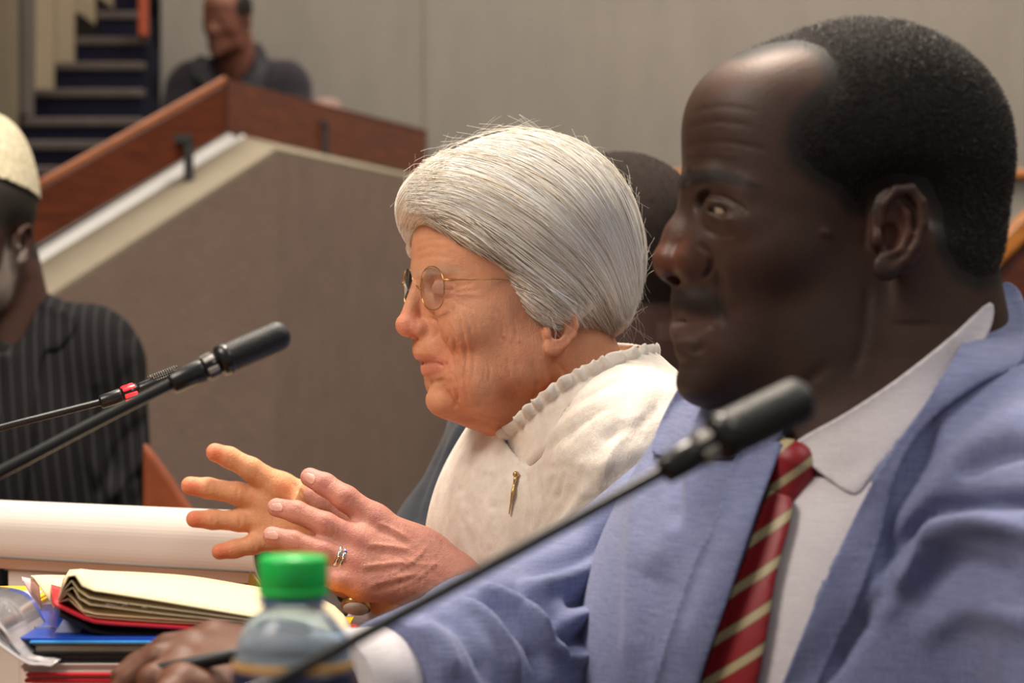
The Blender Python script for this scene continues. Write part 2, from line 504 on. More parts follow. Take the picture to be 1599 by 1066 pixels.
nt.links.new(ramp(nt, g_, [(.3, LIN(160, 92, 34)), (.7, LIN(206, 132, 56))]), bb.inputs['Base Color'])
M_BLACKM = plain('black_metal', LIN(20, 20, 20), .45, .5, .1)
def quadwall(pts, d): return prism(pts, d)
struct('floor', boxm((-5, -1.5, -.05), (5, 9.8, 0)), M_FLOOR)
struct('wall_back', boxm((P(251, 0, 7.75)[0], 7.75, 0), (1.2, 7.95, 5.4)), M_CARPETWALL)
# seam: two fabric panels meet
xs = P(665, 0, 7.75)[0]
struct('trim_1', boxm((xs-.005, 7.742, 1.2), (xs+.005, 7.75, 5.4)), plain('seam', LIN(140, 131, 120), .9, .1))
x0, x1 = P(900, 0, 8.6)[0], 4.2
zt = P(0, 262, 8.6)[2]
struct('wall_back_right', boxm((1.2, 7.75, 0), (x1, 7.95, 5.4)), M_CARPETWALL)
# left: the stair between two walls
xR = P(250, 0, 7.0)[0]
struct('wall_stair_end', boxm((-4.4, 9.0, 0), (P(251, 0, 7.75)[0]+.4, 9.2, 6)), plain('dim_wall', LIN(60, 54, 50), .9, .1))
st = empty('staircase', (P(120, 533, 7.0)[0], 7.0, 0)); tag(st, 'staircase with dark navy carpeted steps climbing behind the wooden rail', 'staircase')
levels = [(262, 5.75), (222, 6.05), (186, 6.35), (141, 6.65), (99, 6.95), (60, 7.25), (20, 7.55), (-20, 7.85), (-60, 8.15)]
lefts = [-10, 20, 36, 50, 86, 118, 150, 178]
for i, (v, y) in enumerate(levels[:-1]):
    z = P(0, v, y)[2]; y2 = levels[i+1][1]
    xl = P(lefts[i], 0, y)[0]; xq = P(250, 0, y2)[0]
    V, Fc = boxm((xl, y, z-.45), (xq, y2+(.01 if i < 7 else .3), z), .006); s_o = link_mesh('step', V, Fc, M_STAIR, st, False)
    V, Fc = boxm((xl, y-.010, z-.022), (xq, y+.05, z+.004), .006); link_mesh('tread_edge', V, Fc, M_TREAD, s_o, False)
sw = []
for u0, u1, v0, y in ((54, 85, 139, 6.66), (85, 117, 97, 6.96), (117, 149, 20, 7.26), (149, 177, -6, 7.56)):
    sw.append(boxm((P(u0, 0, y)[0], y, P(0, v0, y)[2]), (P(u1, 0, y+.28)[0], y+.28, 4.2)))
struct('wall_stair_left', join(sw), M_BEIGE)
struct('column', boxm((P(16, 0, 6.36)[0], 6.36, P(0, 183, 6.36)[2]+.004), (P(47, 0, 6.40)[0], 6.46, 4.2), .006), M_GREYCOL)
struct('wall_left', boxm((-4.4, 6.2, 0), (P(12, 0, 6.2)[0], 6.34, 4.2)), plain('panel', LIN(112, 102, 84), .8, .2, .08, 5))
struct('wall_side_left', boxm((-4.6, -1.5, 0), (-4.4, 8.8, 5.4)), M_CARPETWALL)
struct('wall_side_right', boxm((4.2, -1.5, 0), (4.4, 8.8, 5.4)), M_CARPETWALL)
# upper stair post and rail behind (reddish, at the top of the stair)
V, Fc = boxm(tuple(P(219, 60, 7.24)+[0,-.05,0]), tuple(P(233, -60, 7.24)+[0, 0, 0]), .006)
pr = tag(link_mesh('stair_post', V, Fc, plain('red_wood', LIN(150, 62, 30), .4, .4, .12), None, False), 'reddish wooden post at the top of the navy staircase', 'post')
# parapet: sloping part on the left, level part receding to the right
A0, A1, A2 = P(-60, 474, 5.15), P(363, 214, 5.75), P(700, 290, 7.25)
B0, B1, B2 = P(-40, 545, 4.95), P(431, 239, 5.58), P(700, 294, 7.05)
par = empty('parapet', (float(B1[0]), float(B1[1]), 0)); par['kind'] = 'structure'
def down(p): return np.array([p[0], p[1], 0])
def solid(V, Fc):
    bm = bmesh.new(); vs = [bm.verts.new(v) for v in V]
    for f in Fc: bm.faces.new([vs[i] for i in f])
    bmesh.ops.recalc_face_normals(bm, faces=bm.faces[:]); bm.verts.index_update()
    r = [tuple(v.co) for v in bm.verts], [[v.index for v in f.verts] for f in bm.faces]; bm.free(); return r
back = [A0+[0, .16, 0], A1+[0, .16, 0], A2+[.1, .1, 0]]
V = [B0, B1, B2, down(B0), down(B1), down(B2), A0, A1, A2]+[down(p) for p in back]
V, Fc = solid(V, [(0, 3, 4, 1), (1, 4, 5, 2), (0, 1, 7, 6), (1, 2, 8, 7), (6, 7, 10, 9), (7, 8, 11, 10), (0, 6, 9, 3), (2, 5, 11, 8), (3, 9, 10, 4), (4, 10, 11, 5)])
link_mesh('parapet_wall', V, Fc, M_FACE, par, False)
up = np.array([0, 0, .012])
def slab(q, t, mat, name, parent):
    q = [np.array(x, float) for x in q]; n = np.cross(q[1]-q[0], q[3]-q[0]); n /= np.linalg.norm(n)
    if n[2] < 0 or (abs(n[2]) < .2 and n[1] > 0): n = -n
    V, Fc = prism([x-n*.004 for x in q], n*(t+.004), .002); return link_mesh(name, V, Fc, mat, parent, False)
slab([B0, B1, A1, A0], .012, M_CAP, 'capping', par); slab([B1, B2, A2, A1], .012, M_CAP, 'capping', par)
slab([A0*.70+B0*.30+up, A1*.70+B1*.30+up, A1*.97+B1*.03+up, A0*.97+B0*.03+up], .006, M_CAPE, 'capping_lit_edge', par)
V, Fc = tube([A1+[0, -.01, .008], A2+[0, -.01, .008]], .008, 10); link_mesh('capping_lit_edge', V, Fc, M_CAPE, par)
# rail boards with brackets
rail = empty('handrail', tuple(P(350, 210, 5.6))); tag(rail, 'broad dark red wooden handrail board running over the parapet and down the stair', 'handrail')
def board(q, th):
    q = [np.array(x, float) for x in q]; return prism(q, (0, th, 0), .006)
R0t, R0b, R1t, R1b, R2t, R2b = P(-60, 360, 5.05), P(-60, 452, 5.05), P(352, 128, 5.62), P(352, 208, 5.62), P(666, 206, 7.0), P(666, 276, 7.0)
V, Fc = board([R0b, R1b, R1t, R0t], .05); link_mesh('rail_board', V, Fc, M_WOOD, rail, False)
V, Fc = board([R1b+[.004, 0, 0], R2b, R2t, R1t+[.004, 0, 0]], .05); link_mesh('rail_board', V, Fc, M_WOOD, rail, False)
M_TOP, nt, bb = mat_new('rail_top_highlight', .3, .5)  # highlight along the sloping rail's top, painted in as lighter wood
nt.links.new(ramp(nt, noise(nt, coords(nt, (.5, .5, 4)), 20, 4), [(.3, LIN(150, 84, 46)), (.7, LIN(190, 118, 72))]), bb.inputs['Base Color'])
V, Fc = prism([R0t+[0, -.012, -.004], R1t+[.0, -.012, -.004], R1t+[0, -.012, .016], R0t+[0, -.012, .016]], (0, .075, 0), .005); link_mesh('rail_top', V, Fc, M_TOP, rail, False)
V, Fc = prism([R1t+[.001, -.010, -.002], R2t+[0, -.010, -.002], R2t+[0, -.010, .006], R1t+[.001, -.010, .006]], (0, .07, 0), .002); link_mesh('rail_top', V, Fc, M_WOOD, rail, False)
for (u, v, y, u2, v1, v2, w) in ((285, 214, 5.50, 294, 218, 279, 14), (492, 196, 6.2, 506, 196, 245, 12)):
    s_ = y/F; V1 = boxm(tuple(P(u2-w/2, v2, y)), tuple(P(u2+w/2, v1, y)+[0, .02, 0]), .003)
    V2 = boxm(tuple(P(u-18, v1+6, y)), tuple(P(u2+w/2, v1-8, y)+[0, .02, 0]), .003)
    V3 = boxm(tuple(P(u2-w/2-2, v2+4, y)), tuple(P(u2+w/2+2, v2-2, y)+[0, .18, 0]), .003)
    V, Fc = join([V1, V2, V3]); link_mesh('bracket', V, Fc, M_BLACKM, rail, False)
# right background: desk rail behind the suited man
zb = lambda v, y: P(0, v, y)[2]
rr_ = empty('rear_desk', (float(P(1250, 0, 6.9)[0]), 6.9, 0)); tag(rr_, 'long pale rear desk with an orange wooden top edge, seen behind both heads', 'desk')
V, Fc = boxm((P(880, 0, 6.9)[0], 6.9, zb(277, 6.9)), (P(1900, 0, 6.9)[0], 7.2, zb(264, 6.9)), .006); link_mesh('desk_top', V, Fc, M_WOODL, rr_, False)
V, Fc = boxm((P(880, 0, 6.92)[0], 6.94, 0), (P(1900, 0, 6.92)[0], 7.15, zb(277, 6.92)), .004); link_mesh('desk_front', V, Fc, plain('desk_front', LIN(150, 146, 138), .7, .3, .06), rr_, False)
rw = empty('wooden_bench', tuple(P(1620, 600, 4.6)*[1, 1, 0])); tag(rw, 'orange wooden bench end sloping up behind the suited man\'s collar', 'bench')
q = [P(1460, 470, 4.6), P(1760, 180, 4.6), P(1760, 225, 4.6), P(1460, 515, 4.6)]
V, Fc = prism(q, (0, .08, 0), .008); link_mesh('bench_top', V, Fc, M_WOODL, rw, False)
q = [P(1480, 495, 4.63), P(1760, 222, 4.63), P(1760, 1350, 4.63), P(1480, 1350, 4.63)]
V, Fc = prism(q, (0, .05, 0), .004); link_mesh('bench_side', V, Fc, M_WOOD, rw, False)

# chair beside the capped man and a gallery seat behind the rail
ch = empty('wooden_chair', tuple(P(270, 800, 3.05)*[1, 1, 0])); tag(ch, 'reddish wooden chair side sloping down beside the pinstriped suit', 'chair')
V, Fc = prism([P(222, 690, 3.02), P(236, 706, 3.02), P(262, 742, 3.02), P(300, 800, 3.02), P(322, 860, 3.02), P(322, 960, 3.02), P(222, 960, 3.02)], (0, .03, 0), .006); link_mesh('side_panel', V, Fc, plain('chair_wood', LIN(132, 66, 38), .4, .4, .15, 30), ch, False)
c0, c1 = P(226, 960, 3.02), P(318, 960, 3.02)
V, Fc = boxm((c0[0], 3.02, .42), (c1[0], 3.50, c0[2]+.002), .008); link_mesh('seat', V, Fc, M_WOOD, ch, False)
for x_ in (c0[0]+.005, c1[0]-.03):
    for y_ in (3.03, 3.46):
        V, Fc = boxm((x_, y_, 0), (x_+.025, y_+.03, .425), .003); link_mesh('leg', V, Fc, M_WOOD, ch, False)
gs = empty('gallery_seat', tuple(P(500, 180, 7.25))); tag(gs, 'pinkish upholstered seat back peeping over the rail beside the gallery man', 'seat')
q0, q1 = P(482, 215, 7.3), P(534, 152, 7.3)
V, Fc = boxm((q0[0], 7.28, q0[2]), (q1[0], 7.36, q1[2]), .035); link_mesh('backrest', V, Fc, plain('pink_fabric', LIN(146, 122, 114), .9, .1), gs)
# ---------------------------------------------------------------- heads
class Head:
    """profile frame of a head: X towards the back, Y sideways, Z up (metres)"""
    def __init__(s, Y0, uc, vc, psi, roll=0):
        s.s = Y0/F; s.Y0 = Y0; s.O = P(uc, vc, Y0); s.g = 1.0
        c, n = math.cos(psi), math.sin(psi)
        s.ex = np.array([c, n, 0.]); s.ey = np.array([n, -c, 0.]); s.ez = np.array([0, 0, 1.])
    def place(s, O, face, up=(0, 0, 1), g=1.0):
        """a copy of the frame standing elsewhere: face = direction the nose points to"""
        h = Head.__new__(Head); h.s = s.s; h.Y0 = s.Y0; h.g = g; h.O = np.array(O, float)
        z = np.array(up, float); z /= np.linalg.norm(z); x = -np.array(face, float); x -= z*(x@z); x /= np.linalg.norm(x)
        h.ex, h.ez = x, z; h.ey = np.cross(x, z); return h
    def R(s): return np.stack([s.ex, s.ey, s.ez], 1)
    def loc(s, p): return ((np.asarray(p)-s.O)@s.R())/s.g
    def wld(s, q): return (np.asarray(q, float)*s.g)@s.R().T+s.O
    def L(s, u, v, c=0):
        """local point whose picture falls on (u, v), c px aside of the middle plane"""
        y = c*s.s; X = np.zeros(2)
        def pr(x):
            w = s.O+s.ex*x[0]+s.ey*y+s.ez*x[1]
            return np.array([w[0]/w[1]*F+799.5, 533-(w[2]-ZC)/w[1]*F])
        for _ in range(8):
            e = np.array([u, v])-pr(X); k = s.s
            X += np.array([e[0]*k/max(s.ex[0], .3), -e[1]*k])
        return np.array([X[0], y, X[1]])
def rollm(deg):
    """columns: axes of an ellipsoid turned in the profile plane, positive = front end up"""
    a = math.radians(deg); c, n = math.cos(a), math.sin(a)
    return np.array([[c, 0, n], [0, 1, 0], [-n, 0, c]]).astype(float)
class HeadField:
    def __init__(s, h): s.h = h; s.f = Field()
    def E(s, u, v, c, ru, rv, rc, k=12, mode='u', roll=0):
        q = s.h.L(u, v, c); m = s.h.s
        s.f.ell(q, (ru*m, rc*m, rv*m), k*m, rollm(roll) if roll else None, mode); return s
    def C(s, a, b, ra, rb, k=12, mode='u'):
        m = s.h.s; s.f.cone(s.h.L(*a), s.h.L(*b), ra*m, rb*m, k*m, mode); return s
    def __call__(s, p, frame=None):
        q = (frame or s.h).loc(p); q[:, 1] = np.abs(q[:, 1]); return s.f(q)*(frame.g if frame else 1)

def ear(H, u, v, c, w, h, tilt=-12, lobe=1.0, k=5):
    """pinna: flattened body, rim, bowl, ridge and lobe; all in px of the head frame"""
    def at(a, b, cc=0):      # a: -1 front..1 back, b: -1 bottom..1 top, in ear axes
        t = math.radians(tilt); x = a*w; y = -b*h
        return (u+x*math.cos(t)-y*math.sin(t), v+x*math.sin(t)+y*math.cos(t), c+cc)
    H.C(at(-.3, .2, -14), at(-.3, -.1, -14), w*.5, w*.45, 10)
    H.E(*at(.05, .12, 2), w*.92, h*.80, 8, 6, roll=-tilt)
    H.E(*at(.02, .12, 12), w*.66, h*.60, 9, 5, 's', roll=-tilt)
    rim = [(-.55, .1, 2), (-.62, .5, 8), (-.3, .86, 12), (.2, .96, 13), (.68, .74, 14), (.92, .3, 14), (.86, -.15, 12), (.6, -.5, 9), (.25, -.78, 6)]
    r = [5, 6, 7, 7.5, 7.5, 7, 6, 6, 7]
    for i in range(len(rim)-1):
        a, b = rim[i], rim[i+1]; q = w/42.
        H.C(at(a[0], a[1], a[2]*q), at(b[0], b[1], b[2]*q), r[i]*q, r[i+1]*q, 4)
    q = w/42.
    ant = [(-.1, .62, 5), (.3, .42, 8), (.5, .05, 8), (.36, -.32, 8), (.0, -.5, 7)]
    for i in range(len(ant)-1):
        a, b = ant[i], ant[i+1]; H.C(at(a[0], a[1], a[2]*q), at(b[0], b[1], b[2]*q), 5.5*q, 5.5*q, 5)
    H.E(*at(-.55, -.22, 6*q), 9*q, 13*q, 8*q, 5)                     # tragus
    H.E(*at(.0, -.76, 4*q), 20*q*lobe, 20*q*lobe, 8*q, 7)           # lobe
    H.E(*at(-.12, -.12, 2*q), 15*q, 20*q, 16*q, 4, 's')             # bowl
# ================================================================ man in the blue-grey suit
HM = Head(1.42, 1330, 300, math.radians(8))
def man_head(H):
    f = HeadField(H)
    f.E(1352, 214, 0, 212, 178, 178, 0)
    f.E(1440, 262, 0, 130, 160, 152, 40)
    f.E(1205, 196, 0, 138, 118, 145, 60)
    f.E(1215, 300, 0, 146, 150, 156, 50)
    f.E(1230, 400, 0, 160, 160, 146, 50)
    f.E(1215, 395, 98, 70, 50, 48, 40)                # cheek bone
    f.E(1235, 520, 0, 168, 112, 122, 40)              # jaw
    f.E(1320, 505, 108, 80, 92, 42, 40)
    f.E(1165, 560, 0, 92, 72, 92, 30)
    f.E(1108, 592, 0, 46, 40, 54, 25)                 # chin
    f.C((1086, 290, 12), (1122, 282, 72), 17, 15, 26)  # brow
    f.C((1122, 282, 72), (1168, 300, 114), 15, 13, 28)
    f.E(1106, 318, 76, 34, 19, 32, 14, 's')           # socket
    f.E(1172, 345, 106, 40, 26, 28, 26)
    f.C((1096, 308, 0), (1064, 368, 0), 19, 24, 26)   # nose
    f.C((1064, 368, 0), (1051, 404, 0), 24, 30, 18)
    f.E(1052, 410, 0, 31, 31, 32, 8)
    f.E(1081, 411, 32, 29, 27, 23, 10)
    f.E(1100, 470, 0, 52, 44, 62, 24)
    f.E(1108, 392, 45, 34, 44, 32, 28)
    f.E(1058, 436, 15, 17, 8, 10, 4, 's')             # nostril
    f.C((1069, 489, 0), (1102, 500, 46), 14, 2, 14)    # upper lip
    f.C((1064, 517, 0), (1100, 508, 44), 19, 2, 16)
    f.E(1085, 545, 0, 30, 22, 44, 16)
    f.C((1040, 502, 0), (1108, 503, 52), 3.0, 2.2, 5, 's')
    f.E(1095, 553, 0, 14, 9, 30, 14, 's') if 0 else None
    # eye: lids are a shell around the eyeball with an almond slot
    f.E(1132, 328, 76, 34, 31, 34, 10)
    f.C((1098, 325, 88), (1122, 329, 106), 4.5, 6.5, 3, 's')
    f.C((1122, 329, 106), (1148, 334, 116), 6.5, 2.0, 3, 's')
    ear(f, 1397, 362, 184, 44, 74, tilt=14, lobe=.95)
    f.E(1120, 600, 0, 60, 34, 50, 20)
    return f
MH = man_head(HM)
mneck = [P(1405, 400, 1.42), P(1408, 560, 1.42), P(1402, 720, 1.42)]
# torso landmarks
SHR, ELR, WRR = P(1130, 850, 1.60), P(905, 1010, 1.54), P(600, 1072, 1.36)      # far arm on the papers
SHL, ELL, WRL = P(1760, 860, 1.28), P(1830, 1320, 1.20), P(1440, 1400, 1.12)    # near arm
CH = P(1330, 1080, 1.43)
def man_torso(gr=0.0, arm=0.0):
    """chest, shoulders and arms grown by gr metres"""
    f = Field()
    a = math.radians(45); R = np.array([[math.cos(a), -math.sin(a), 0], [math.sin(a), math.cos(a), 0], [0, 0, 1.]])
    f.ell(CH, (.175+gr, .112+gr, .215+gr), 0, np.array([[.72, .69, 0], [-.69, .72, 0], [0, 0, 1.]]))
    f.ell(P(1440, 760, 1.46), (.15+gr, .09+gr, .09+gr), .05, np.array([[.72, .69, 0], [-.69, .72, 0], [0, 0, 1.]]))
    f.cone(P(1150, 830, 1.60), P(1700, 800, 1.33), .058+gr, .068+gr, .06)
    f.cone(P(1410, 560, 1.47), P(1390, 760, 1.47), .058+gr, .09+gr, .05)
    f.cone(P(1330, 1080, 1.46), P(1400, 1700, 1.46), .15+gr, .17+gr, .06)
    f.cone(SHL, ELL, .062+gr+arm, .048+gr+arm, .03)
    return f
def far_arm(gr=0.0):
    f = Field()
    f.cone(SHR, ELR, .062+gr, .050+gr, .02)
    f.cone(ELR, P(770, 1048, 1.46), .050+gr, .043+gr, .03)
    f.cone(P(770, 1048, 1.46), WRR, .043+gr, .024+gr*.8, .01)
    return f
def man_hand(f):
    Yh = 1.30
    w = P(560, 1085, 1.35)
    k = [P(335, 1000, 1.325), P(303, 1016, 1.30), P(285, 1040, 1.275), P(285, 1070, 1.25)]     # knuckles, index farthest
    for q in k: f.cone(w, q, .024, .0115, .016)
    f.ell(P(400, 1060, 1.31), (.036, .03, .016), .015)
    fingers = [
        [k[0], P(262, 1013, 1.325), P(215, 1040, 1.325), P(190, 1056, 1.32)],
        [k[1], P(250, 1030, 1.29), P(205, 1062, 1.29), P(185, 1082, 1.288)],
        [k[2], P(240, 1062, 1.26), P(235, 1105, 1.255), P(262, 1115, 1.252)],
        [k[3], P(262, 1088, 1.235), P(262, 1128, 1.235), P(285, 1136, 1.235)]]
    for q in fingers: f.chain(q, [.0100, .0088, .0078, .0068], .0025, .006)
    f.chain([P(450, 1105, 1.285), P(380, 1100, 1.262), P(318, 1082, 1.25), P(280, 1058, 1.262)], [.016, .0125, .0105, .009], .006, .02)
    return f
man = empty('person', tuple(P(1400, 2000, 1.45)*[1, 1, 0]+[0, 0, .45]))
tag(man, 'man in a blue-grey suit and red striped tie, seen in profile at right', 'person')

class Union:
    def __init__(s, *a, k=.012): s.a = a; s.k = k
    def __call__(s, p):
        d = s.a[0](p)
        for g in s.a[1:]: d = smin(d, g(p), s.k)
        return d
mb = Field()
mb.cone(mneck[0], mneck[1], .060, .060, .03); mb.cone(mneck[1], mneck[2], .060, .070, .03)
mb.cone(P(1290, 600, 1.41), P(1340, 720, 1.40), .045, .055, .04)
mbody = Union(MH, mb, man_torso(-.012, -.01), k=.02)
marm = man_hand(far_arm(-.012))
mfull = Union(mbody, marm, k=.012)
hm0 = HM.wld([0, 0, 0])
X = axis_lines(-.26, .62, .006, [(.075, .335)], .0016)
Y = axis_lines(1.05, 1.80, .006, [(1.315, 1.53)], .0016)
Z = axis_lines(.60, 1.27, .006, [(1.0, 1.27)], .0016)
mV, mQ = mesh_field(mbody, X, Y, Z)
X = axis_lines(-.26, .30, .006, [(-.26, -.08)], .0022)
Y = axis_lines(1.18, 1.72, .006, [(1.2, 1.36)], .0022)
Z = axis_lines(.70, 1.02, .006, [(.78, .9)], .0022)
aV, aQ = mesh_field(marm, X, Y, Z)

strokes = [
 # forehead lines
 ([(1066, 232), (1100, 222), (1150, 224), (1200, 236)], 4, -.0005), ([(1072, 200), (1120, 190), (1180, 198)], 4, -.0004),
 ([(1078, 176), (1130, 166), (1190, 176)], 4, -.0003), ([(1064, 245), (1110, 240), (1160, 246)], 4, .0003),
 # brow furrow, lids
 ([(1076, 262), (1072, 290)], 4, -.0012), ([(1090, 306), (1120, 306), (1155, 322), (1168, 336)], 3.5, -.0016),
 ([(1098, 312), (1124, 314), (1152, 326)], 3.5, .0011), ([(1100, 342), (1124, 345), (1148, 340)], 3, .0008),
 ([(1100, 356), (1122, 366), (1150, 366)], 5, -.0010),
 # nose wing groove, nasolabial fold
 ([(1090, 380), (1108, 398), (1109, 420), (1098, 436)], 4, -.0022), ([(1112, 402), (1122, 430), (1124, 470), (1130, 510)], 6, -.0014),
 ([(1128, 400), (1140, 440), (1142, 480)], 12, .0010), ([(1106, 503), (1114, 512)], 5, -.0008),
 ([(1060, 452), (1062, 478)], 4, -.0006), ([(1056, 540), (1080, 548), (1104, 540)], 7, -.0016),
 ([(1350, 300), (1356, 350), (1352, 390)], 6, -.0012, 1), ([(1356, 440), (1350, 520), (1330, 590)], 9, -.0012),
 ([(1300, 560), (1230, 620), (1160, 640)], 10, -.0010), ([(1286, 362), (1294, 366)], 5, .0012, 0),
]
mV = carve(mV, mQ, strokes, 1.5)
def hloc(H, V):
    q = H.loc(V); return q[:, 0]/H.s, q[:, 2]/H.s, q[:, 1]/H.s
def uvc(H, pts, c):      # photo px polygon to (X, Z)/s polygon in the middle plane, seen at lateral offset c
    r = [H.L(u, v, c) for u, v in pts]; return [(q[0]/H.s, q[2]/H.s) for q in r]
def lerpc(c, tgt, m):
    m = m[:, None]; return c*(1-m)+np.array(tgt)*m
SK = LIN(62, 43, 35)
def man_colour(H, V, sk=SK):
    a, b, c = hloc(H, V); C = np.tile(np.array(sk), (len(V), 1)); ac = np.abs(c)
    def blob(u, v, cc, ru, rv, col, amt):
        q = H.L(u, v, cc)/H.s; d = ((a-q[0])/ru)**2+((b-q[2])/rv)**2+((ac-q[1])/40.)**2
        nonlocal C; C = lerpc(C, col, amt*np.exp(-d))
    blob(1050, 400, 15, 34, 34, LIN(120, 70, 52), .7)      # nose redder
    blob(1170, 372, 80, 50, 30, LIN(120, 84, 60), .35)
    blob(1240, 120, 70, 90, 60, LIN(128, 74, 48), .75)
    blob(1395, 360, 170, 30, 40, LIN(110, 66, 50), .6)
    blob(1135, 362, 70, 30, 12, LIN(50, 34, 30), .5)
    for (u, v, c2, r) in ((1291, 364, 130, 6), (1132, 400, 70, 2.5), (1205, 240, 110, 2.5)):
        blob(u, v, c2, r, r, LIN(40, 26, 22), .8)
    # lips
    lp = uvc(H, [(1036, 505), (1050, 492), (1075, 492), (1110, 502), (1090, 524), (1060, 536), (1036, 530)], 20)
    C = lerpc(C, LIN(96, 74, 68), .7*sstep(4, -4, poly_sd(a, b, lp))*(b*0+1))
    lp = uvc(H, [(1046, 484), (1060, 482), (1108, 499), (1080, 502), (1046, 503)], 20)
    C = lerpc(C, LIN(70, 46, 42), .7*sstep(3, -3, poly_sd(a, b, lp)))
    # moustache, beard shadow, eyebrow
    mo = uvc(H, [(1052, 452), (1090, 450), (1116, 470), (1120, 494), (1095, 490), (1050, 482)], 22)
    C = lerpc(C, LIN(27, 18, 14), .85*sstep(9, -6, poly_sd(a, b, mo)))
    be = uvc(H, [(1060, 560), (1130, 560), (1200, 530), (1300, 440), (1345, 400), (1365, 450), (1320, 580), (1200, 660), (1080, 640)], 70)
    C = lerpc(C, LIN(42, 32, 27), .55*sstep(30, -20, poly_sd(a, b, be)))
    br = uvc(H, [(1066, 278), (1078, 266), (1110, 266), (1142, 282), (1168, 300), (1140, 296), (1105, 284), (1072, 292)], 55)
    C = lerpc(C, LIN(22, 14, 10), .92*sstep(5, -4, poly_sd(a, b, br)))
    G = np.full(len(V), .25)-.25*sstep(6, -6, poly_sd(a, b, br))-.25*sstep(9, -6, poly_sd(a, b, mo))
    for u, v, cc, ru, rv, am in ((1240, 112, 70, 80, 44, .45), (1056, 400, 18, 36, 34, .7), (1160, 170, 20, 70, 60, .4), (1170, 376, 95, 40, 20, .25)):
        q = H.L(u, v, cc)/H.s; G += am*np.exp(-(((a-q[0])/ru)**2+((b-q[2])/rv)**2+((ac-q[1])/70.)**2))
    return np.concatenate([C, np.clip(G, 0, 1)[:, None]], 1)
hair_poly_px = [(1160, 20), (1176, 76), (1222, 66), (1262, 64), (1284, 78), (1294, 104), (1288, 136), (1258, 160), (1236, 186), (1226, 222), (1234, 254), (1262, 280), (1300, 300), (1326, 330),
                (1340, 332), (1350, 300), (1388, 284), (1432, 290), (1452, 330), (1456, 392), (1480, 430), (1520, 446), (1562, 440), (1640, 400), (1640, -60), (1160, -60)]
hp1 = uvc(HM, hair_poly_px, 130)
def hair_mask(H, V, poly=None, soft=16):
    a, b, c = hloc(H, V); sd = poly_sd(a, b, poly or hp1)
    # near the crown the line runs across the forehead
    q = H.L(1185, 60, 0)/H.s
    return sd, a, b, c
sd, a, b, c = hair_mask(HM, mV)
hs = HM.L(1181, 72, 0)/HM.s
# recession: higher on the sides of the forehead
C = man_colour(HM, mV)
C[:, :3] = lerpc(C[:, :3], LIN(26, 21, 19), sstep(20, -3, sd)*(mV[:, 2] > 1.05))
M_SKIN = skin_mat('dark_skin', .46, .32, .04, (1, .4, .25), 800, .35, .16)
nA = len(mV)
V2 = np.concatenate([mV, aV]); Q2 = np.concatenate([mQ, aQ+nA])
C2 = np.concatenate([C, np.tile(tuple(LIN(104, 66, 48))+(.35,), (len(aV), 1))])
C2[:nA, 3] *= 1-.9*sstep(20, -10, sd)
mbody_o = link_mesh('body', V2, Q2, M_SKIN, man, col=C2)

# cropped hair: shell over the scalp plus short tufts
def hair_shell(H, V, Q, C, parent, mat, name='hair', thick=.0032, zmin=1.05, poly=None, tufts=14000, seed=1, tmat=None, border=50, st0=0, tl=.0022, tw=.00035):
    sd, a, b, c = hair_mask(H, V, poly)
    keep = (sd < st0) & (V[:, 2] > zmin)
    fm = keep[Q].all(1); used = np.unique(Q[fm]); mp = -np.ones(len(V), int); mp[used] = np.arange(len(used))
    N_ = vnormals(V, Q)[used]; d = sstep(st0, -border, sd[used])
    rng = np.random.default_rng(seed)
    hV = V[used]+N_*((d*thick*H.g-.0004)[:, None])+N_*(rng.normal(0, .00018, len(used))*d)[:, None]
    hQ = mp[Q[fm]]
    o = link_mesh(name, hV, hQ, mat, parent)
    if tufts:
        fi = rng.integers(0, len(hQ), tufts); w = rng.random((tufts, 2)); q = hQ[fi]
        dd_ = d[q[:, 0]]; kp = rng.random(tufts) < dd_*1.6; q, w = q[kp], w[kp]; tufts = len(q)
        p = hV[q[:, 0]]*((1-w[:, :1])*(1-w[:, 1:]))+hV[q[:, 1]]*(w[:, :1]*(1-w[:, 1:]))+hV[q[:, 2]]*(w[:, :1]*w[:, 1:])+hV[q[:, 3]]*((1-w[:, :1])*w[:, 1:])
        n = N_[q[:, 0]]; t = rng.normal(size=(tufts, 3)); t -= n*(t*n).sum(1)[:, None]; t /= np.linalg.norm(t, axis=1)[:, None]
        s_ = np.cross(n, t); tip = p+n*tl*rng.uniform(.5, 1.1, (tufts, 1))+t*tl*.5*rng.normal(0, 1, (tufts, 1))
        b0, b1, b2 = p+t*tw-n*.0006, p-t*tw*.5+s_*tw-n*.0006, p-t*tw*.5-s_*tw-n*.0006
        VV = np.stack([b0, b1, b2, tip], 1).reshape(-1, 3); i = np.arange(tufts)*4
        FF = np.concatenate([np.stack([i, i+1, i+3], 1), np.stack([i+1, i+2, i+3], 1), np.stack([i+2, i, i+3], 1)])
        t_o = link_mesh('hair_tufts', VV, FF, tmat or mat, o, smooth=False); t_o['kind'] = 'stuff'
    return o
mh, nt, bb = mat_new('cropped_hair', .7, .18)
v_ = coords(nt); n_ = noise(nt, v_, 900, 3)
nt.links.new(ramp(nt, n_, [(.35, LIN(14, 11, 9)), (.62, LIN(30, 24, 21)), (.8, LIN(64, 54, 47))]), bb.inputs['Base Color'])
bump(nt, bb, n_, .9, .0012)
M_HAIR = mh
m2, nt, bb = mat_new('hair_tuft', .4, .4)
nt.links.new(ramp(nt, noise(nt, coords(nt), 1500, 1), [(.48, LIN(20, 16, 14)), (.66, LIN(56, 47, 41)), (.8, LIN(170, 158, 146))]), bb.inputs['Base Color'])
M_TUFT = m2
hair_shell(HM, mV, mQ, C, man, M_HAIR, tmat=M_TUFT, tufts=26000)

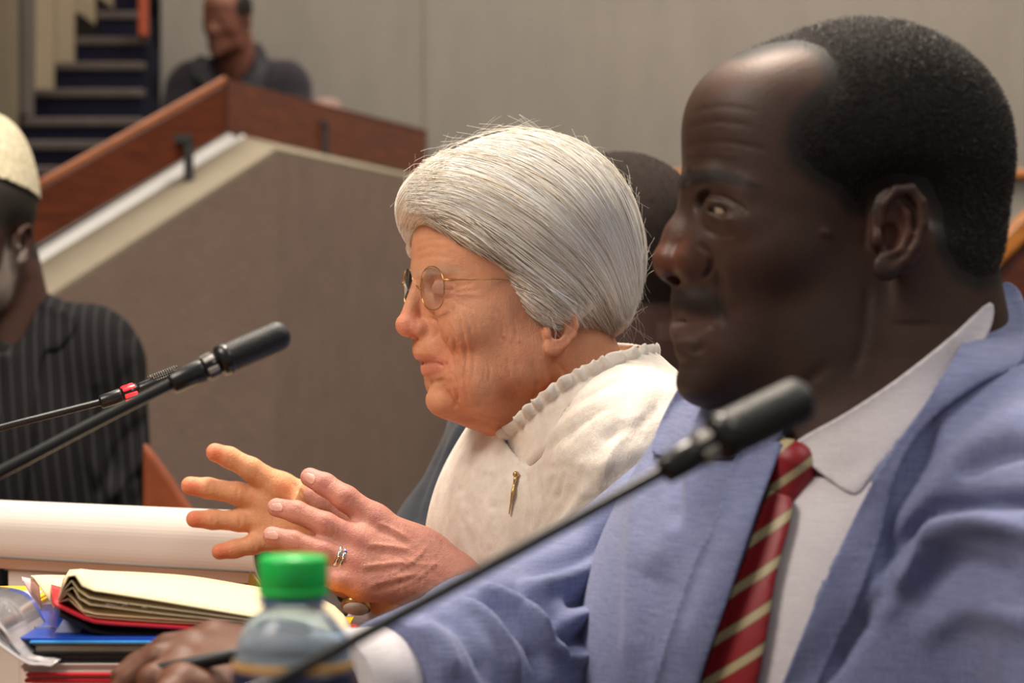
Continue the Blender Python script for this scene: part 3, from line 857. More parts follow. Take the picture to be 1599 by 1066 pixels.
# eyes
M_WHITE, nt, bb = mat_new('eye_white', .2, .5, LIN(176, 156, 128))
def eyeball(H, u, v, c, r, gaze, parent, white=M_WHITE, iris=LIN(34, 22, 16), g=None):
    for sgn in (1, -1):
        q = H.L(u, v, c); q[1] *= sgn; ctr = H.wld(q); rr = r*H.s*H.g
        gz = H.R()@np.array([gaze[0], gaze[1], gaze[2]]); gz /= np.linalg.norm(gz)
        prof = []
        for t in np.linspace(0, math.pi, 25):
            ang = math.pi-t; prof.append((max(rr*math.sin(ang), 1e-5), -rr*math.cos(math.pi-ang) if 0 else rr*math.cos(math.pi-t)*1.0))
        # cornea bulge near the +axis pole
        prof = [(x, z+(rr*.10*math.exp(-((rr-z)/(rr*.12))**2) if z > rr*.5 else 0)) for x, z in prof]
        V, Fc = lathe(ctr, prof, 32, gz)
        V = np.array(V); ang = np.degrees(np.arccos(np.clip(((V-ctr)@gz)/np.linalg.norm(V-ctr, axis=1), -1, 1)))
        M, nt, b = mat_new('eye', .12, .6)
        a = N(nt, 'ShaderNodeVertexColor'); a.layer_name = 'Col'; nt.links.new(a.outputs[0], b.inputs['Base Color'])
        C = np.where((ang < 11)[:, None], np.array([.004]*3), np.where((ang < 29)[:, None], np.array(iris), np.array(white.node_tree.nodes['Principled BSDF'].inputs['Base Color'].default_value[:3])))
        link_mesh('eye', V, Fc, M, parent, col=C)
eyeball(HM, 1133, 328, 76, 30, (-1, .42, -.02), man)
# ---- shirt, tie, jacket
M_SHIRT = cloth_mat('white_shirt', LIN(196, 192, 198), LIN(220, 216, 220), 1400, .15, .8)
M_SUIT = cloth_mat('blue_grey_suit', LIN(96, 105, 145), LIN(136, 143, 178), 1300, .35, .85)
sh = Union(man_torso(-.004, -.02), Field().cone(P(1408, 540, 1.43), P(1392, 760, 1.45), .061, .074, .02), k=.03)
class Cut:
    def __init__(s, f, fn, k=.004): s.f = f; s.fn = fn; s.k = k
    def __call__(s, p): return smax(s.f(p), s.fn(p), s.k)
# shirt ends at the neckline plane (tilted ring around the neck)
nl0, nl1, nl2 = P(1240, 690, 1.36), P(1530, 492, 1.47), P(1390, 590, 1.33)
nn = np.cross(nl1-nl0, nl2-nl0); nn /= np.linalg.norm(nn)
if nn[2] < 0: nn = -nn
_jk = man_torso(.012, .016)
shirtf = Cut(lambda p: smax(sh(p), _jk(p)+.007, .003), lambda p: (p-nl0)@nn-.002)
X = axis_lines(.05, .46, .005, [(.1, .3)], .0035); Y = axis_lines(1.2, 1.7, .005, [(1.25, 1.45)], .0035); Z = axis_lines(.68, 1.10, .0045)
sV, sQ = mesh_field(shirtf, X, Y, Z)
link_mesh('shirt', sV, sQ, M_SHIRT, man)
T_sh = bvh(sV, sQ)

jk = man_torso(.012, .016); ja = far_arm(.020)
Vneck = [(1212, 640), (1218, 720), (1178, 800), (1140, 920), (1080, 1120), (1060, 1300), (1150, 1300), (1205, 1120), (1275, 930), (1335, 800), (1385, 715), (1450, 628), (1530, 500), (1560, 380), (1200, 380)]
Vs = spline(Vneck, 4, True)
def vcut(p):
    U, Vv = proj(p); sd = (poly_sd(U, Vv, Vs)-17)*p[:, 1]/F
    return -np.where(p[:, 1] < 1.47, sd, .05)
ncut = Field().cone(P(1408, 380, 1.43), P(1400, 700, 1.43), .066, .074)
class Jacket:
    def __call__(s, p):
        d = jk(p); d = smax(d, vcut(p), .004)
        # neck hole
        return smax(d, -ncut(p), .006)
jacket = Jacket()
X = axis_lines(.02, .60, .003); Y = axis_lines(1.10, 1.72, .003); Z = axis_lines(.74, 1.09, .003)
jV, jQ = mesh_field(jacket, X, Y, Z, 1)
X = axis_lines(-.12, .20, .0026); Y = axis_lines(1.26, 1.72, .0026); Z = axis_lines(.76, 1.0, .0026)
wd = (WRR-P(770, 1048, 1.46)); wd /= np.linalg.norm(wd)
sleeve = Cut(ja, lambda p: (p-P(588, 1072, 1.365))@wd, .003)
kV, kQ = mesh_field(sleeve, X, Y, Z, 1)
jst = [
 # right of photo: shoulder roll, armhole folds
 ([(1599, 560), (1500, 600), (1420, 680), (1385, 760), (1372, 840)], 26, .010),
 ([(1460, 640), (1440, 720), (1390, 800), (1385, 880), (1392, 950)], 16, -.007),
 ([(1640, 640), (1540, 690), (1470, 760), (1440, 850)], 30, .008),
 ([(1640, 780), (1540, 786), (1460, 800), (1410, 845), (1396, 880)], 13, -.012),
 ([(1640, 845), (1540, 812), (1460, 840), (1410, 900), (1350, 970)], 22, .012),
 ([(1400, 905), (1330, 990), (1290, 1060)], 16, -.008), ([(1599, 900), (1500, 880), (1440, 920)], 22, -.005),
 ([(1640, 980), (1520, 950), (1430, 1000)], 26, .006), ([(1620, 700), (1560, 715), (1500, 745)], 12, -.006),
 ([(1330, 800), (1300, 900), (1262, 980), (1225, 1066)], 20, .008),
 # chest left side
 ([(1180, 760), (1130, 880), (1080, 1000), (1050, 1066)], 26, .006), ([(1090, 720), (1060, 800), (1020, 900)], 26, .004),
 ([(1010, 720), (1000, 800), (994, 900), (990, 1080)], 18, .006),
 ([(1030, 690), (1060, 760), (1056, 830)], 12, -.005),
]
jV = carve(jV, jQ, jst, 1.6)
kst = [
 ([(985, 790), (930, 850), (860, 880), (800, 890)], 12, -.008), ([(990, 840), (930, 890), (860, 915), (810, 912)], 13, .009),
 ([(985, 880), (930, 925), (880, 940)], 10, -.010), ([(985, 930), (920, 960), (870, 975)], 13, .008),
 ([(980, 985), (920, 990), (880, 1010)], 12, -.009), ([(975, 1040), (900, 1025), (850, 1000), (815, 950)], 12, .007),
 ([(725, 930), (780, 950), (830, 1000), (850, 1060)], 12, -.010), ([(700, 935), (750, 960), (790, 1010), (810, 1070)], 9, .008),
 ([(740, 915), (810, 945), (860, 1000)], 9, .008), ([(760, 905), (830, 930), (880, 985), (900, 1060)], 9, -.007),
 ([(670, 950), (720, 980), (750, 1030), (760, 1070)], 11, -.006), ([(640, 970), (690, 1000), (715, 1060)], 12, .005),
 ([(1000, 740), (950, 790), (900, 820)], 18, .006), ([(960, 760), (900, 810), (850, 830)], 10, -.005),
]
kV = carve(kV, kQ, kst, 1.75)
jo = link_mesh('jacket', np.concatenate([jV, kV]), np.concatenate([jQ, kQ+len(jV)]), M_SUIT, man)
tjv, tjq = mesh_field(jk, axis_lines(.0, .62, .006), axis_lines(1.08, 1.74, .006), axis_lines(.70, 1.12, .006), 2)
tjv = smooth_mesh(carve(tjv, tjq, jst, 1.6), tjq, 2)
T_j = bvh(tjv, tjq)
patch(T_j, [(1218, 690), (1150, 712), (1120, 800), (1075, 900), (1020, 1066), (985, 1180), (1075, 1180), (1092, 1066), (1140, 925), (1180, 805), (1210, 725)], 5, .003, .0045, 'lapel', M_SUIT, man, 4, soft=16)
patch(T_j, [(1535, 478), (1500, 540), (1450, 622), (1390, 706), (1340, 796), (1278, 930), (1222, 1066), (1190, 1150), (1240, 1150), (1310, 996), (1330, 960), (1372, 850), (1400, 740), (1450, 660), (1530, 600), (1600, 560), (1599, 470), (1570, 440)], 5, .003, .0045, 'lapel', M_SUIT, man, 4, soft=16)
patch(T_j, [(1120, 600), (1075, 590), (1040, 640), (1018, 700), (1040, 712), (1145, 716), (1215, 690), (1215, 640)], 5, .003, .0045, 'collar', M_SUIT, man, 4, soft=12)
T_shb = bvh(np.concatenate([sV, mV]), np.concatenate([sQ, mQ+len(sV)]))
# shirt collar wing and the small far wing
patch(T_shb, [(1546, 472), (1484, 526), (1400, 592), (1320, 645), (1242, 690), (1252, 712), (1290, 745), (1336, 772), (1360, 746), (1416, 680), (1486, 610), (1544, 520)], 5, .002, .003, 'shirt_collar', M_SHIRT, man, 4, soft=20)
patch(T_shb, [(1206, 676), (1224, 680), (1226, 700), (1208, 700)], 4, .002, .003, 'shirt_collar', M_SHIRT, man, 4)
# cuff
cV, cF = lathe(P(560, 1075, 1.352), [(.033, -.03), (.035, -.03), (.0365, .03), (.0345, .03)], 40, tuple(-wd))
link_mesh('shirt_cuff', cV, cF, M_SHIRT, man)
# tie
mt, nt, bb = mat_new('striped_silk', .45, .5)
tc = N(nt, 'ShaderNodeTexCoord'); sp = N(nt, 'ShaderNodeSeparateXYZ'); nt.links.new(tc.outputs['Object'], sp.inputs[0])
d_ = mathn(nt, 'ADD', mathn(nt, 'MULTIPLY', sp.outputs[0], -.72), mathn(nt, 'MULTIPLY', sp.outputs[2], 1.0))
fr = mathn(nt, 'FRACT', mathn(nt, 'MULTIPLY', mathn(nt, 'ADD', d_, 2.0), 48.0))
RED, TAN, DK = LIN(134, 16, 27), LIN(170, 156, 122), LIN(96, 84, 58)
c_ = ramp(nt, fr, [(0, RED), (.60, RED), (.62, DK), (.66, TAN), (.78, TAN), (.82, TAN), (.88, TAN), (.91, DK), (.94, RED)])
nt.links.new(c_, bb.inputs['Base Color'])
wv = noise(nt, coords(nt, (1, 1, 1), (0, .6, 0)), 1500, 2); bump(nt, bb, wv, .3, .0005); M_TIE = mt
tie = patch(T_sh, [(1196, 775), (1166, 860), (1128, 960), (1086, 1090), (1060, 1180), (1150, 1190), (1178, 1090), (1196, 1000), (1212, 900), (1238, 790), (1215, 770)], 5, .004, .006, 'tie', M_TIE, man, 4, soft=12,
            offfn=lambda U, V: .004*np.cos(np.clip((U-(1215-(V-780)*.29))/42, -1.5, 1.5)))
knot = Field().ell(P(1226, 728, 1.335)*1.0, (.017, .012, .022), 0)
def knot_from_hit():
    h, n, d = hit(T_sh, 1232, 740); y = (h.y if h else 1.36)-.006
    f = Field()
    f.cone(P(1216, 708, y+.008), P(1218, 770, y+.004), .0085, .0075, .004); f.cone(P(1240, 722, y+.003), P(1222, 774, y+.003), .0130, .0080, .008)
    f.cone(P(1255, 744, y+.004), P(1224, 776, y+.003), .0085, .0075, .008)
    c = P(1228, 735, y); h_ = .0012
    return mesh_field(f, *(axis_lines(c[k]-.04, c[k]+.04, h_) for k in range(3)))
kv, kq = knot_from_hit()
link_mesh('tie_knot', kv, kq, M_TIE, tie)
# ================================================================ woman with white hair
HW = Head(1.88, 830, 420, math.radians(20))
def woman_head(H):
    f = HeadField(H)
    f.E(830, 372, 0, 160, 150, 140, 0)
    f.E(738, 392, 0, 92, 92, 116, 40)
    f.E(752, 480, 0, 100, 112, 114, 30)
    f.E(732, 505, 76, 38, 42, 34, 22)
    f.E(765, 560, 0, 104, 92, 98, 24)
    f.E(744, 592, 64, 40, 48, 34, 24)                 # jowl
    f.E(830, 545, 84, 52, 62, 28, 24)
    f.E(700, 624, 0, 35, 29, 36, 12)                  # chin
    f.E(770, 630, 0, 70, 45, 58, 26)
    f.C((665, 424, 8), (698, 418, 64), 13, 13, 18)      # brow
    f.E(678, 450, 54, 20, 13, 22, 10, 's')
    f.C((652, 446, 0), (640, 488, 0), 9.5, 12.5, 12)    # nose
    f.E(638, 507, 0, 20.5, 19, 19, 7)
    f.E(660, 512, 17, 19, 13.5, 11, 6)
    f.E(676, 545, 0, 31, 27, 40, 16)
    f.E(646, 527, 9, 12, 4.5, 6, 2.5, 's')
    f.C((662, 556, 0), (688, 566, 38), 7.5, 1.5, 8)       # lips
    f.C((667, 578, 0), (688, 572, 34), 9.5, 1.5, 10)
    f.E(653, 604, 0, 17, 10, 44, 10, 's')
    f.C((638, 566, 0), (664, 566, 0), 4.6, 3.4, 3, 's').C((655, 566, 0), (664, 567, 20), 4.2, 4.0, 3, 's').C((664, 567, 20), (678, 568, 36), 4.0, 3.0, 3, 's').C((678, 568, 36), (695, 570, 46), 3.0, 1.8, 3, 's')
    f.E(695, 452, 54, 20, 19, 21, 6)                  # lids
    f.C((672, 452, 66), (706, 453, 78), 2.4, 1.6, 2, 's')
    f.C((872, 500, 10), (905, 640, 0), 72, 96, 30)   # neck
    f.C((800, 600, 5), (856, 700, 0), 50, 78, 34)
    ear(f, 872, 514, 112, 28, 36, tilt=10, lobe=1.15, k=4)
    return f
WH = woman_head(HW)
woman = empty('person', tuple(P(900, 2000, 1.95)*[1, 1, 0]+[0, 0, .45]))
tag(woman, 'white-haired woman in glasses and a white ruffled blouse, raising both hands', 'person')
# torso and arms
wCH = P(905, 905, 1.94)
wa = math.radians(20); wR = np.array([[math.cos(wa), -math.sin(wa), 0], [math.sin(wa), math.cos(wa), 0], [0, 0, 1.]])
def woman_torso(gr):
    f = Field()
    f.ell(wCH, (.105+gr, .135+gr, .19+gr), 0, wR)
    f.cone(P(985, 705, 1.81), P(960, 712, 2.08), .058+gr, .055+gr, .05)
    f.cone(P(885, 600, 1.89), P(945, 720, 1.95), .040+gr, .07+gr, .05)
    f.ell(P(855, 835, 1.92), (.078+gr, .115+gr, .085+gr), .04, wR)
    f.cone(P(930, 900, 2.0), P(960, 1500, 2.0), .12+gr, .15+gr, .05)
    return f
wSH, wEL, wWR = P(990, 735, 1.80), P(960, 1060, 1.80), P(712, 914, 1.80)
def warm_near(gr):
    f = Field(); f.cone(wSH, wEL, .046+gr, .040+gr, .02); f.cone(wEL, P(800, 970, 1.80), .040+gr, .034+gr, .02); f.cone(P(800, 970, 1.80), wWR, .034+gr, .025+gr, .02); return f
wSH2, wEL2, wWR2 = P(950, 740, 2.10), P(860, 1040, 2.08), P(556, 900, 1.955)
def warm_far(gr):
    f = Field(); f.cone(wSH2, wEL2, .046+gr, .040+gr, .02); f.cone(wEL2, P(690, 965, 2.0), .040+gr, .032+gr, .02); f.cone(P(690, 965, 2.0), wWR2, .032+gr, .023+gr, .02); return f
def finger(f, pts, rs, k0=.008):
    f.chain(pts, rs, .0035, k0)
def near_hand(f):
    w = wWR
    K = [P(586, 812, 1.795), P(562, 846, 1.782), P(555, 882, 1.776), P(566, 914, 1.774)]
    for i, q in enumerate(K):
        f.cone(P(700, 905-6+i*6, 1.80), q, .0185, .0118, .012)
    f.ell(P(640, 872, 1.795), (.034, .012, .026), .012)
    finger(f, [K[0], P(540, 778, 1.79), P(507, 756, 1.795), P(484, 745, 1.80)], [.0112, .0098, .0086, .0076])
    finger(f, [K[1], P(508, 819, 1.775), P(463, 799, 1.776), P(432, 792, 1.78)], [.0108, .0094, .0083, .0073])
    finger(f, [K[2], P(505, 862, 1.768), P(458, 844, 1.768), P(425, 836, 1.77)], [.0104, .0092, .0081, .0072])
    finger(f, [K[3], P(528, 905, 1.765), P(494, 896, 1.765), P(468, 890, 1.768)], [.0098, .0082, .0072, .0064])
    f.chain([P(680, 895, 1.83), P(620, 855, 1.86), P(560, 812, 1.875), P(505, 782, 1.875), P(490, 773, 1.875)], [.019, .0155, .0115, .0098, .0085], .006, .02)
    return f
def far_hand(f):
    K = [P(440, 762, 1.935), P(424, 788, 1.94), P(422, 814, 1.94), P(436, 838, 1.935)]
    for i, q in enumerate(K): f.cone(P(545, 880+i*3, 1.952), q, .0185, .0125, .012)
    f.ell(P(485, 825, 1.95), (.034, .012, .033), .012)
    f.ell(P(500, 862, 1.94), (.03, .013, .018), .012)      # little-finger pad
    f.ell(P(488, 796, 1.935), (.022, .014, .026), .012)       # thumb pad
    finger(f, [K[0], P(392, 732, 1.93), P(358, 714, 1.928), P(336, 706, 1.925)], [.0112, .0094, .0086, .0077])
    finger(f, [K[1], P(370, 770, 1.935), P(325, 762, 1.932), P(297, 758, 1.93)], [.0108, .0092, .0085, .0077])
    finger(f, [K[2], P(374, 813, 1.935), P(332, 811, 1.932), P(304, 810, 1.93)], [.0102, .0088, .0080, .0073])
    finger(f, [K[3], P(397, 850, 1.93), P(366, 857, 1.928), P(343, 861, 1.925)], [.0096, .0080, .0074, .0067])
    f.chain([P(520, 850, 1.935), P(492, 806, 1.92), P(482, 786, 1.905), P(484, 768, 1.893)], [.018, .0125, .0105, .0090], .006, .02)
    return f
HN = near_hand(warm_near(-.004)); HF = far_hand(warm_far(-.004))
wbody = Union(WH, woman_torso(-.014), k=.02)
X = axis_lines(-.14, .24, .005, [(-.13, .12)], .00135)
Y = axis_lines(1.72, 2.26, .005, [(1.74, 2.0)], .0014)
Z = axis_lines(.55, 1.28, .005, [(.955, 1.22)], .00135)
wV, wQ = mesh_field(wbody, X, Y, Z)
def arm_mesh(fn, x, y, z, fx, fy, h=.0016, hc=.005):
    return mesh_field(fn, axis_lines(*x, hc, [fx], h), axis_lines(*y, hc, [fy], h), axis_lines(*z, hc, [(.83, .97)], h))
nV, nQ = arm_mesh(HN, (-.21, .16), (1.70, 1.92), (.72, 1.0), (-.21, -.03), (1.74, 1.90))
fV, fQ = arm_mesh(HF, (-.30, .16), (1.86, 2.24), (.72, 1.0), (-.30, -.11), (1.86, 1.99))
wst = [
 # eye area and crow's feet
 ([(672, 440), (688, 436), (704, 440), (716, 448)], 2.2, -.0012), ([(676, 461), (694, 466), (710, 462)], 2.5, -.0009),
 ([(678, 472), (696, 480), (716, 474)], 3, -.0009), ([(706, 452), (722, 446), (742, 440)], 1.8, -.0008), ([(708, 456), (726, 455), (750, 452)], 1.8, -.0009),
 ([(706, 461), (724, 464), (752, 466)], 1.8, -.0008), ([(702, 466), (718, 474), (740, 484)], 1.8, -.0007), ([(710, 449), (728, 436), (745, 430)], 1.8, -.0005),
 # forehead
 ([(648, 395), (672, 386), (700, 388)], 2.5, -.0005), ([(646, 408), (672, 400), (704, 402)], 2.5, -.0006), ([(648, 382), (680, 374), (700, 376)], 2.5, -.0004),
 ([(646, 434), (650, 444)], 2, -.0008),
 # nose
 ([(668, 494), (680, 504), (682, 520), (674, 530)], 2.6, -.0018), ([(655, 498), (650, 508), (652, 518)], 3, -.0006), ([(640, 450), (648, 452)], 2, -.0005),
 # nasolabial and cheek
 ([(676, 486), (682, 510), (692, 535), (704, 556), (708, 590)], 3.5, -.0017), ([(686, 500), (698, 528), (712, 552)], 7, .0014),
 ([(700, 505), (708, 530), (716, 560), (716, 590), (722, 620)], 2.2, -.0008), ([(712, 488), (722, 520), (728, 556), (726, 596), (732, 628)], 2.0, -.0008),
 ([(722, 478), (734, 515), (740, 552), (738, 600)], 1.8, -.0007), ([(734, 480), (746, 512), (752, 548)], 2.0, -.0008), ([(706, 500), (716, 528), (722, 560), (720, 590)], 2.4, .0007),
 ([(718, 484), (728, 518), (734, 556), (732, 596)], 2.4, .0007), ([(744, 486), (756, 510), (762, 536)], 2, -.0005), ([(704, 580), (712, 600), (714, 622), (706, 640)], 3, -.0016),
 ([(692, 566), (698, 574), (702, 588)], 4, -.0008), ([(695, 600), (690, 612)], 3, -.0005),
 ([(652, 538), (654, 550)], 2, -.0005), ([(662, 540), (664, 552)], 1.5, -.0004), ([(672, 541), (675, 554)], 1.5, -.0004),
 ([(662, 592), (680, 596), (696, 592)], 4, -.0016),
 # under the chin
 ([(700, 650), (740, 656), (780, 668), (810, 672)], 5, -.0016), ([(730, 640), (790, 655), (830, 640), (850, 610)], 4, -.0012), ([(800, 680), (826, 660), (842, 640)], 3, -.0012),
 ([(830, 560), (838, 600), (832, 640)], 4, -.0009), ([(850, 560), (862, 600), (856, 630)], 4, -.0009), ([(868, 560), (885, 590), (885, 610)], 4, -.0008), ([(840, 560), (850, 600), (845, 640)], 3, .0005),
]
rs = np.random.RandomState(5)
for i in range(44):     # fine lines that run down the cheek
    u0, v0 = 690+rs.rand()*110, 480+rs.rand()*100; L_ = 20+rs.rand()*40
    wst.append(([(u0, v0), (u0+4+rs.rand()*6, v0+L_*.5), (u0+4+rs.rand()*8-3, v0+L_)], 1.6, -.0003-.0003*rs.rand()))
wV = carve(wV, wQ, wst, 1.95)
hst = []
for a_, b_ in (((640, 842), (590, 815)), ((640, 858), (572, 850)), ((645, 878), (565, 885)), ((655, 895), (575, 915))):
    hst.append(([a_, ((a_[0]+b_[0])/2, (a_[1]+b_[1])/2-2), b_], 3.2, .0012))
    hst.append(([(a_[0], a_[1]+9), b_ and (b_[0], b_[1]+10)], 5, -.0010))
hst += [([(600, 900), (640, 880), (670, 850)], 2.5, .0011), ([(615, 920), (650, 905), (690, 870)], 2.2, .0009), ([(620, 860), (650, 880), (690, 880)], 2, .0008)]
for i in range(34):
    u0, v0 = 585+rs.rand()*110, 815+rs.rand()*110; an = rs.rand()*1.2+.6; L_ = 8+rs.rand()*16
    hst.append(([(u0, v0), (u0+L_*math.cos(an)*.5, v0+L_*math.sin(an)*.5+1), (u0+L_*math.cos(an), v0+L_*math.sin(an))], 1.7, -.0006))
for (u, v), an in (((540, 778), .7), ((508, 819), .4), ((505, 862), .4), ((507, 756), .7), ((463, 799), .3), ((458, 844), .3)):
    for dd in (-6, -2, 2, 6):
        cx, cy = u+dd*math.cos(an), v+dd*math.sin(an)
        hst.append(([(cx+9*math.sin(an), cy-9*math.cos(an)), (cx-9*math.sin(an), cy+9*math.cos(an))], 1.5, -.0006))
nV = carve(nV, nQ, hst)
fst = [([(452, 745), (470, 770), (500, 800)], 2.5, -.0012), ([(425, 775), (460, 790), (490, 830)], 2.5, -.001), ([(428, 802), (470, 815), (510, 860)], 2.5, -.001),
       ([(392, 722), (392, 744)], 2, -.0008), ([(372, 760), (370, 782)], 2, -.0008), ([(376, 803), (374, 823)], 2, -.0008), ([(398, 840), (398, 860)], 2, -.0008),
       ([(358, 704), (358, 726)], 2, -.0006), ([(327, 752), (325, 773)], 2, -.0006), ([(334, 802), (332, 820)], 2, -.0006)]
fV = carve(fV, fQ, fst)
WSK = LIN(219, 158, 122)
def woman_colour(V):
    a, b, c = hloc(HW, V); ac = np.abs(c); C = np.tile(np.array(WSK), (len(V), 1))
    def blob(u, v, cc, ru, rv, col, amt, rc=35.):
        nonlocal C
        q = HW.L(u, v, cc)/HW.s; d = ((a-q[0])/ru)**2+((b-q[2])/rv)**2+((ac-q[1])/rc)**2; C = lerpc(C, col, amt*np.exp(-d))
    blob(634, 508, 8, 24, 24, LIN(222, 132, 112), .7); blob(710, 520, 60, 46, 40, LIN(206, 128, 100), .6)
    blob(760, 560, 70, 60, 60, LIN(196, 124, 92), .5); blob(720, 400, 50, 60, 50, LIN(216, 152, 120), .5)
    blob(712, 458, 60, 22, 12, LIN(196, 122, 104), .6); blob(868, 530, 90, 26, 26, LIN(224, 150, 122), .7)
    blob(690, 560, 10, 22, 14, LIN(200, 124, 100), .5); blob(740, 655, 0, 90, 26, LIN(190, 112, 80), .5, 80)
    rr = np.random.RandomState(3)
    for i in range(60):
        u, v = 670+rr.rand()*190, 470+rr.rand()*170; r = 2+rr.rand()*4
        blob(u, v, 80, r, r, LIN(186, 112, 84), .25+.25*rr.rand(), 60.)
    blob(780, 527, 90, 2.4, 2.4, LIN(120, 66, 50), .9, 60.); blob(804, 534, 90, 2, 2, LIN(140, 80, 60), .9, 60.)
    for i in range(14):
        u, v = 715+rr.rand()*140, 480+rr.rand()*150; blob(u, v, 75, 16, 16, LIN(198, 118, 90) if i % 2 else LIN(214, 156, 124), .45, 60.)
    lp = uvc(HW, [(642, 566), (648, 552), (664, 552), (688, 566), (668, 568)], 12); C = lerpc(C, LIN(204, 124, 108), .8*sstep(2, -2, poly_sd(a, b, lp)))
    lp = uvc(HW, [(642, 566), (668, 568), (690, 567), (680, 582), (664, 590), (645, 584)], 12); C = lerpc(C, LIN(214, 138, 116), .8*sstep(2, -2, poly_sd(a, b, lp)))
    br = uvc(HW, [(652, 426), (668, 418), (700, 420), (712, 428), (690, 426), (664, 430)], 40); C = lerpc(C, LIN(214, 178, 150), .6*sstep(3, -2, poly_sd(a, b, br)))
    return C
M_WSKIN = skin_mat('fair_skin', .5, .35, .10, (1, .35, .2), 900, .65, .12, 1.4)
def hand_colour(V, tips, knk, base, tipc, knc):
    U, Vv = proj(V); C = np.tile(np.array(base), (len(V), 1))
    for (u, v) in tips: C = lerpc(C, tipc, .75*np.exp(-((U-u)**2+(Vv-v)**2)/20.**2))
    for (u, v) in knk: C = lerpc(C, knc, .6*np.exp(-((U-u)**2+(Vv-v)**2)/13.**2))
    rr = np.random.RandomState(9)
    for i in range(40):
        u, v = 380+rr.rand()*330, 740+rr.rand()*190; r = 3+rr.rand()*7
        C = lerpc(C, knc, .35*np.exp(-((U-u)**2+(Vv-v)**2)/r**2))
    return C
cN = hand_colour(nV, [(484, 745), (432, 792), (425, 836)], [(540, 778), (508, 819), (505, 862), (507, 756), (586, 812), (562, 846), (555, 882)], LIN(204, 142, 124), LIN(214, 150, 140), LIN(176, 104, 98))
cF = hand_colour(fV, [(336, 706), (297, 758), (304, 810), (343, 861)], [(440, 762)], LIN(232, 168, 124), LIN(240, 128, 96), LIN(224, 140, 104))
nb, nn_ = len(wV), len(nV)
link_mesh('body', np.concatenate([wV, nV, fV]), np.concatenate([wQ, nQ+nb, fQ+nb+nn_]), M_WSKIN, woman, col=np.concatenate([woman_colour(wV), cN, cF]))
# nails
M_NAIL = plain('nail', LIN(226, 172, 158), .3, .5, .03)
T_n = bvh(nV, nQ)
for pts in ([(480, 738), (492, 744), (488, 756), (476, 749), (473, 742)], [(424, 787), (438, 786), (441, 797), (426, 797), (420, 792)], [(416, 831), (431, 830), (434, 841), (418, 841), (413, 836)]):
    patch(T_n, pts, 1.6, .0006, .0005, 'fingernail', M_NAIL, woman, 4, soft=1)
eyeball(HW, 697, 453, 54, 17, (-1, .2, -.1), woman, iris=LIN(90, 110, 120))
# teeth
tm = plain('tooth', LIN(214, 204, 186), .3, .5, .03)
for k in range(-3, 4):
    q = HW.L(662, 564, 0); q[1] = k*.0062; q[0] += .004+abs(k)**2*.0009
    c = HW.wld(q); V, Fc = boxm(c-[.003, .003, .0045], c+[.003, .003, .0045], .001)
    V = (np.array(V)-c)@np.array(HW.R()).T+c
    link_mesh('tooth', V, Fc, tm, woman)
# glasses
M_GOLD = plain('gold_metal', LIN(206, 170, 110), .25, .5, .05, metal=1)
gl = empty('glasses', tuple(HW.wld(HW.L(680, 450, 0)))); gl.parent = None
tag(gl, 'thin gold-rimmed oval glasses on the white-haired woman\'s nose', 'glasses')
M_LENS, nt, bb = mat_new('lens_glass', .02, .5, (.93, .95, 1)); bb.inputs['Transmission Weight'].default_value = 1; bb.inputs['IOR'].default_value = 1.04; bb.inputs['Coat Weight'].default_value = .6; bb.inputs['Coat Roughness'].default_value = .05
def lens_ring(sgn):
    c0 = HW.L(679, 450, 60); c0[1] *= sgn; c0[0] -= .002
    s_ = HW.s; out = []
    nx = np.array([-.99, .12*sgn, -.05]); nx /= np.linalg.norm(nx); ay = np.cross([0, 0, 1.], nx); ay /= np.linalg.norm(ay); az = np.cross(nx, ay)
    for t in np.linspace(0, 2*math.pi, 49)[:-1]:
        r1, r2 = 42*s_, 33*s_
        x = math.cos(t); y = math.sin(t)
        out.append(c0+ay*r1*np.sign(x)*abs(x)**.86+az*r2*np.sign(y)*abs(y)**.9)
    return [HW.wld(q) for q in out], HW.wld(c0), HW.R()@nx
sides = {}
for sgn in (1, -1):
    ring, c, nrm = lens_ring(sgn); sides[sgn] = ring
    V, Fc = tube(ring+[ring[0], ring[1]], .00045, 8, False); link_mesh('rim', V, Fc, M_GOLD, gl)
    rin = [np.array(c)+(np.array(p)-c)*.985 for p in ring]; V = [np.array(c)+nrm*.0010]+rin+[np.array(c)+nrm*.0005]+[p-nrm*.0005 for p in rin]; n = len(ring)
    Fc = [(0, 1+i, 1+(i+1) % n) for i in range(n)]+[(n+1, n+2+(i+1) % n, n+2+i) for i in range(n)]+[(1+i, n+2+i, n+2+(i+1) % n, 1+(i+1) % n) for i in range(n)]
    link_mesh('lens', V, Fc, M_LENS, gl, False)
    # temple arm
    outer = max(ring, key=lambda p: HW.loc(np.array([p]))[0][1]*sgn); q0 = HW.loc(np.array([outer]))[0]
    e = HW.L(782, 437, 118); e[1] *= sgn; e2 = HW.L(880, 450, 122); e2[1] *= sgn
    q0[2] = HW.L(700, 437, 90)[2]
    pth = [q0+np.array([-.001, 0, 0]), q0+[.004, .004*sgn, 0], q0*.6+e*.4+[0, .004*sgn, 0], e, e2]
    V, Fc = tube([HW.wld(p) for p in spline(pth, 6)], .00055, 8); link_mesh('temple', V, Fc, M_GOLD, gl)
    V, Fc = tube([HW.wld(q0), HW.wld(q0+[.009, .004*sgn, 0])], .0009, 8); link_mesh('hinge', V, Fc, M_GOLD, gl)
inn = {s_: min(sides[s_], key=lambda p: HW.loc(np.array([p]))[0][1]*s_) for s_ in (1, -1)}
b1, b2 = HW.loc(np.array([inn[1]]))[0], HW.loc(np.array([inn[-1]]))[0]
mid = (b1+b2)/2+[-.003, 0, .004]
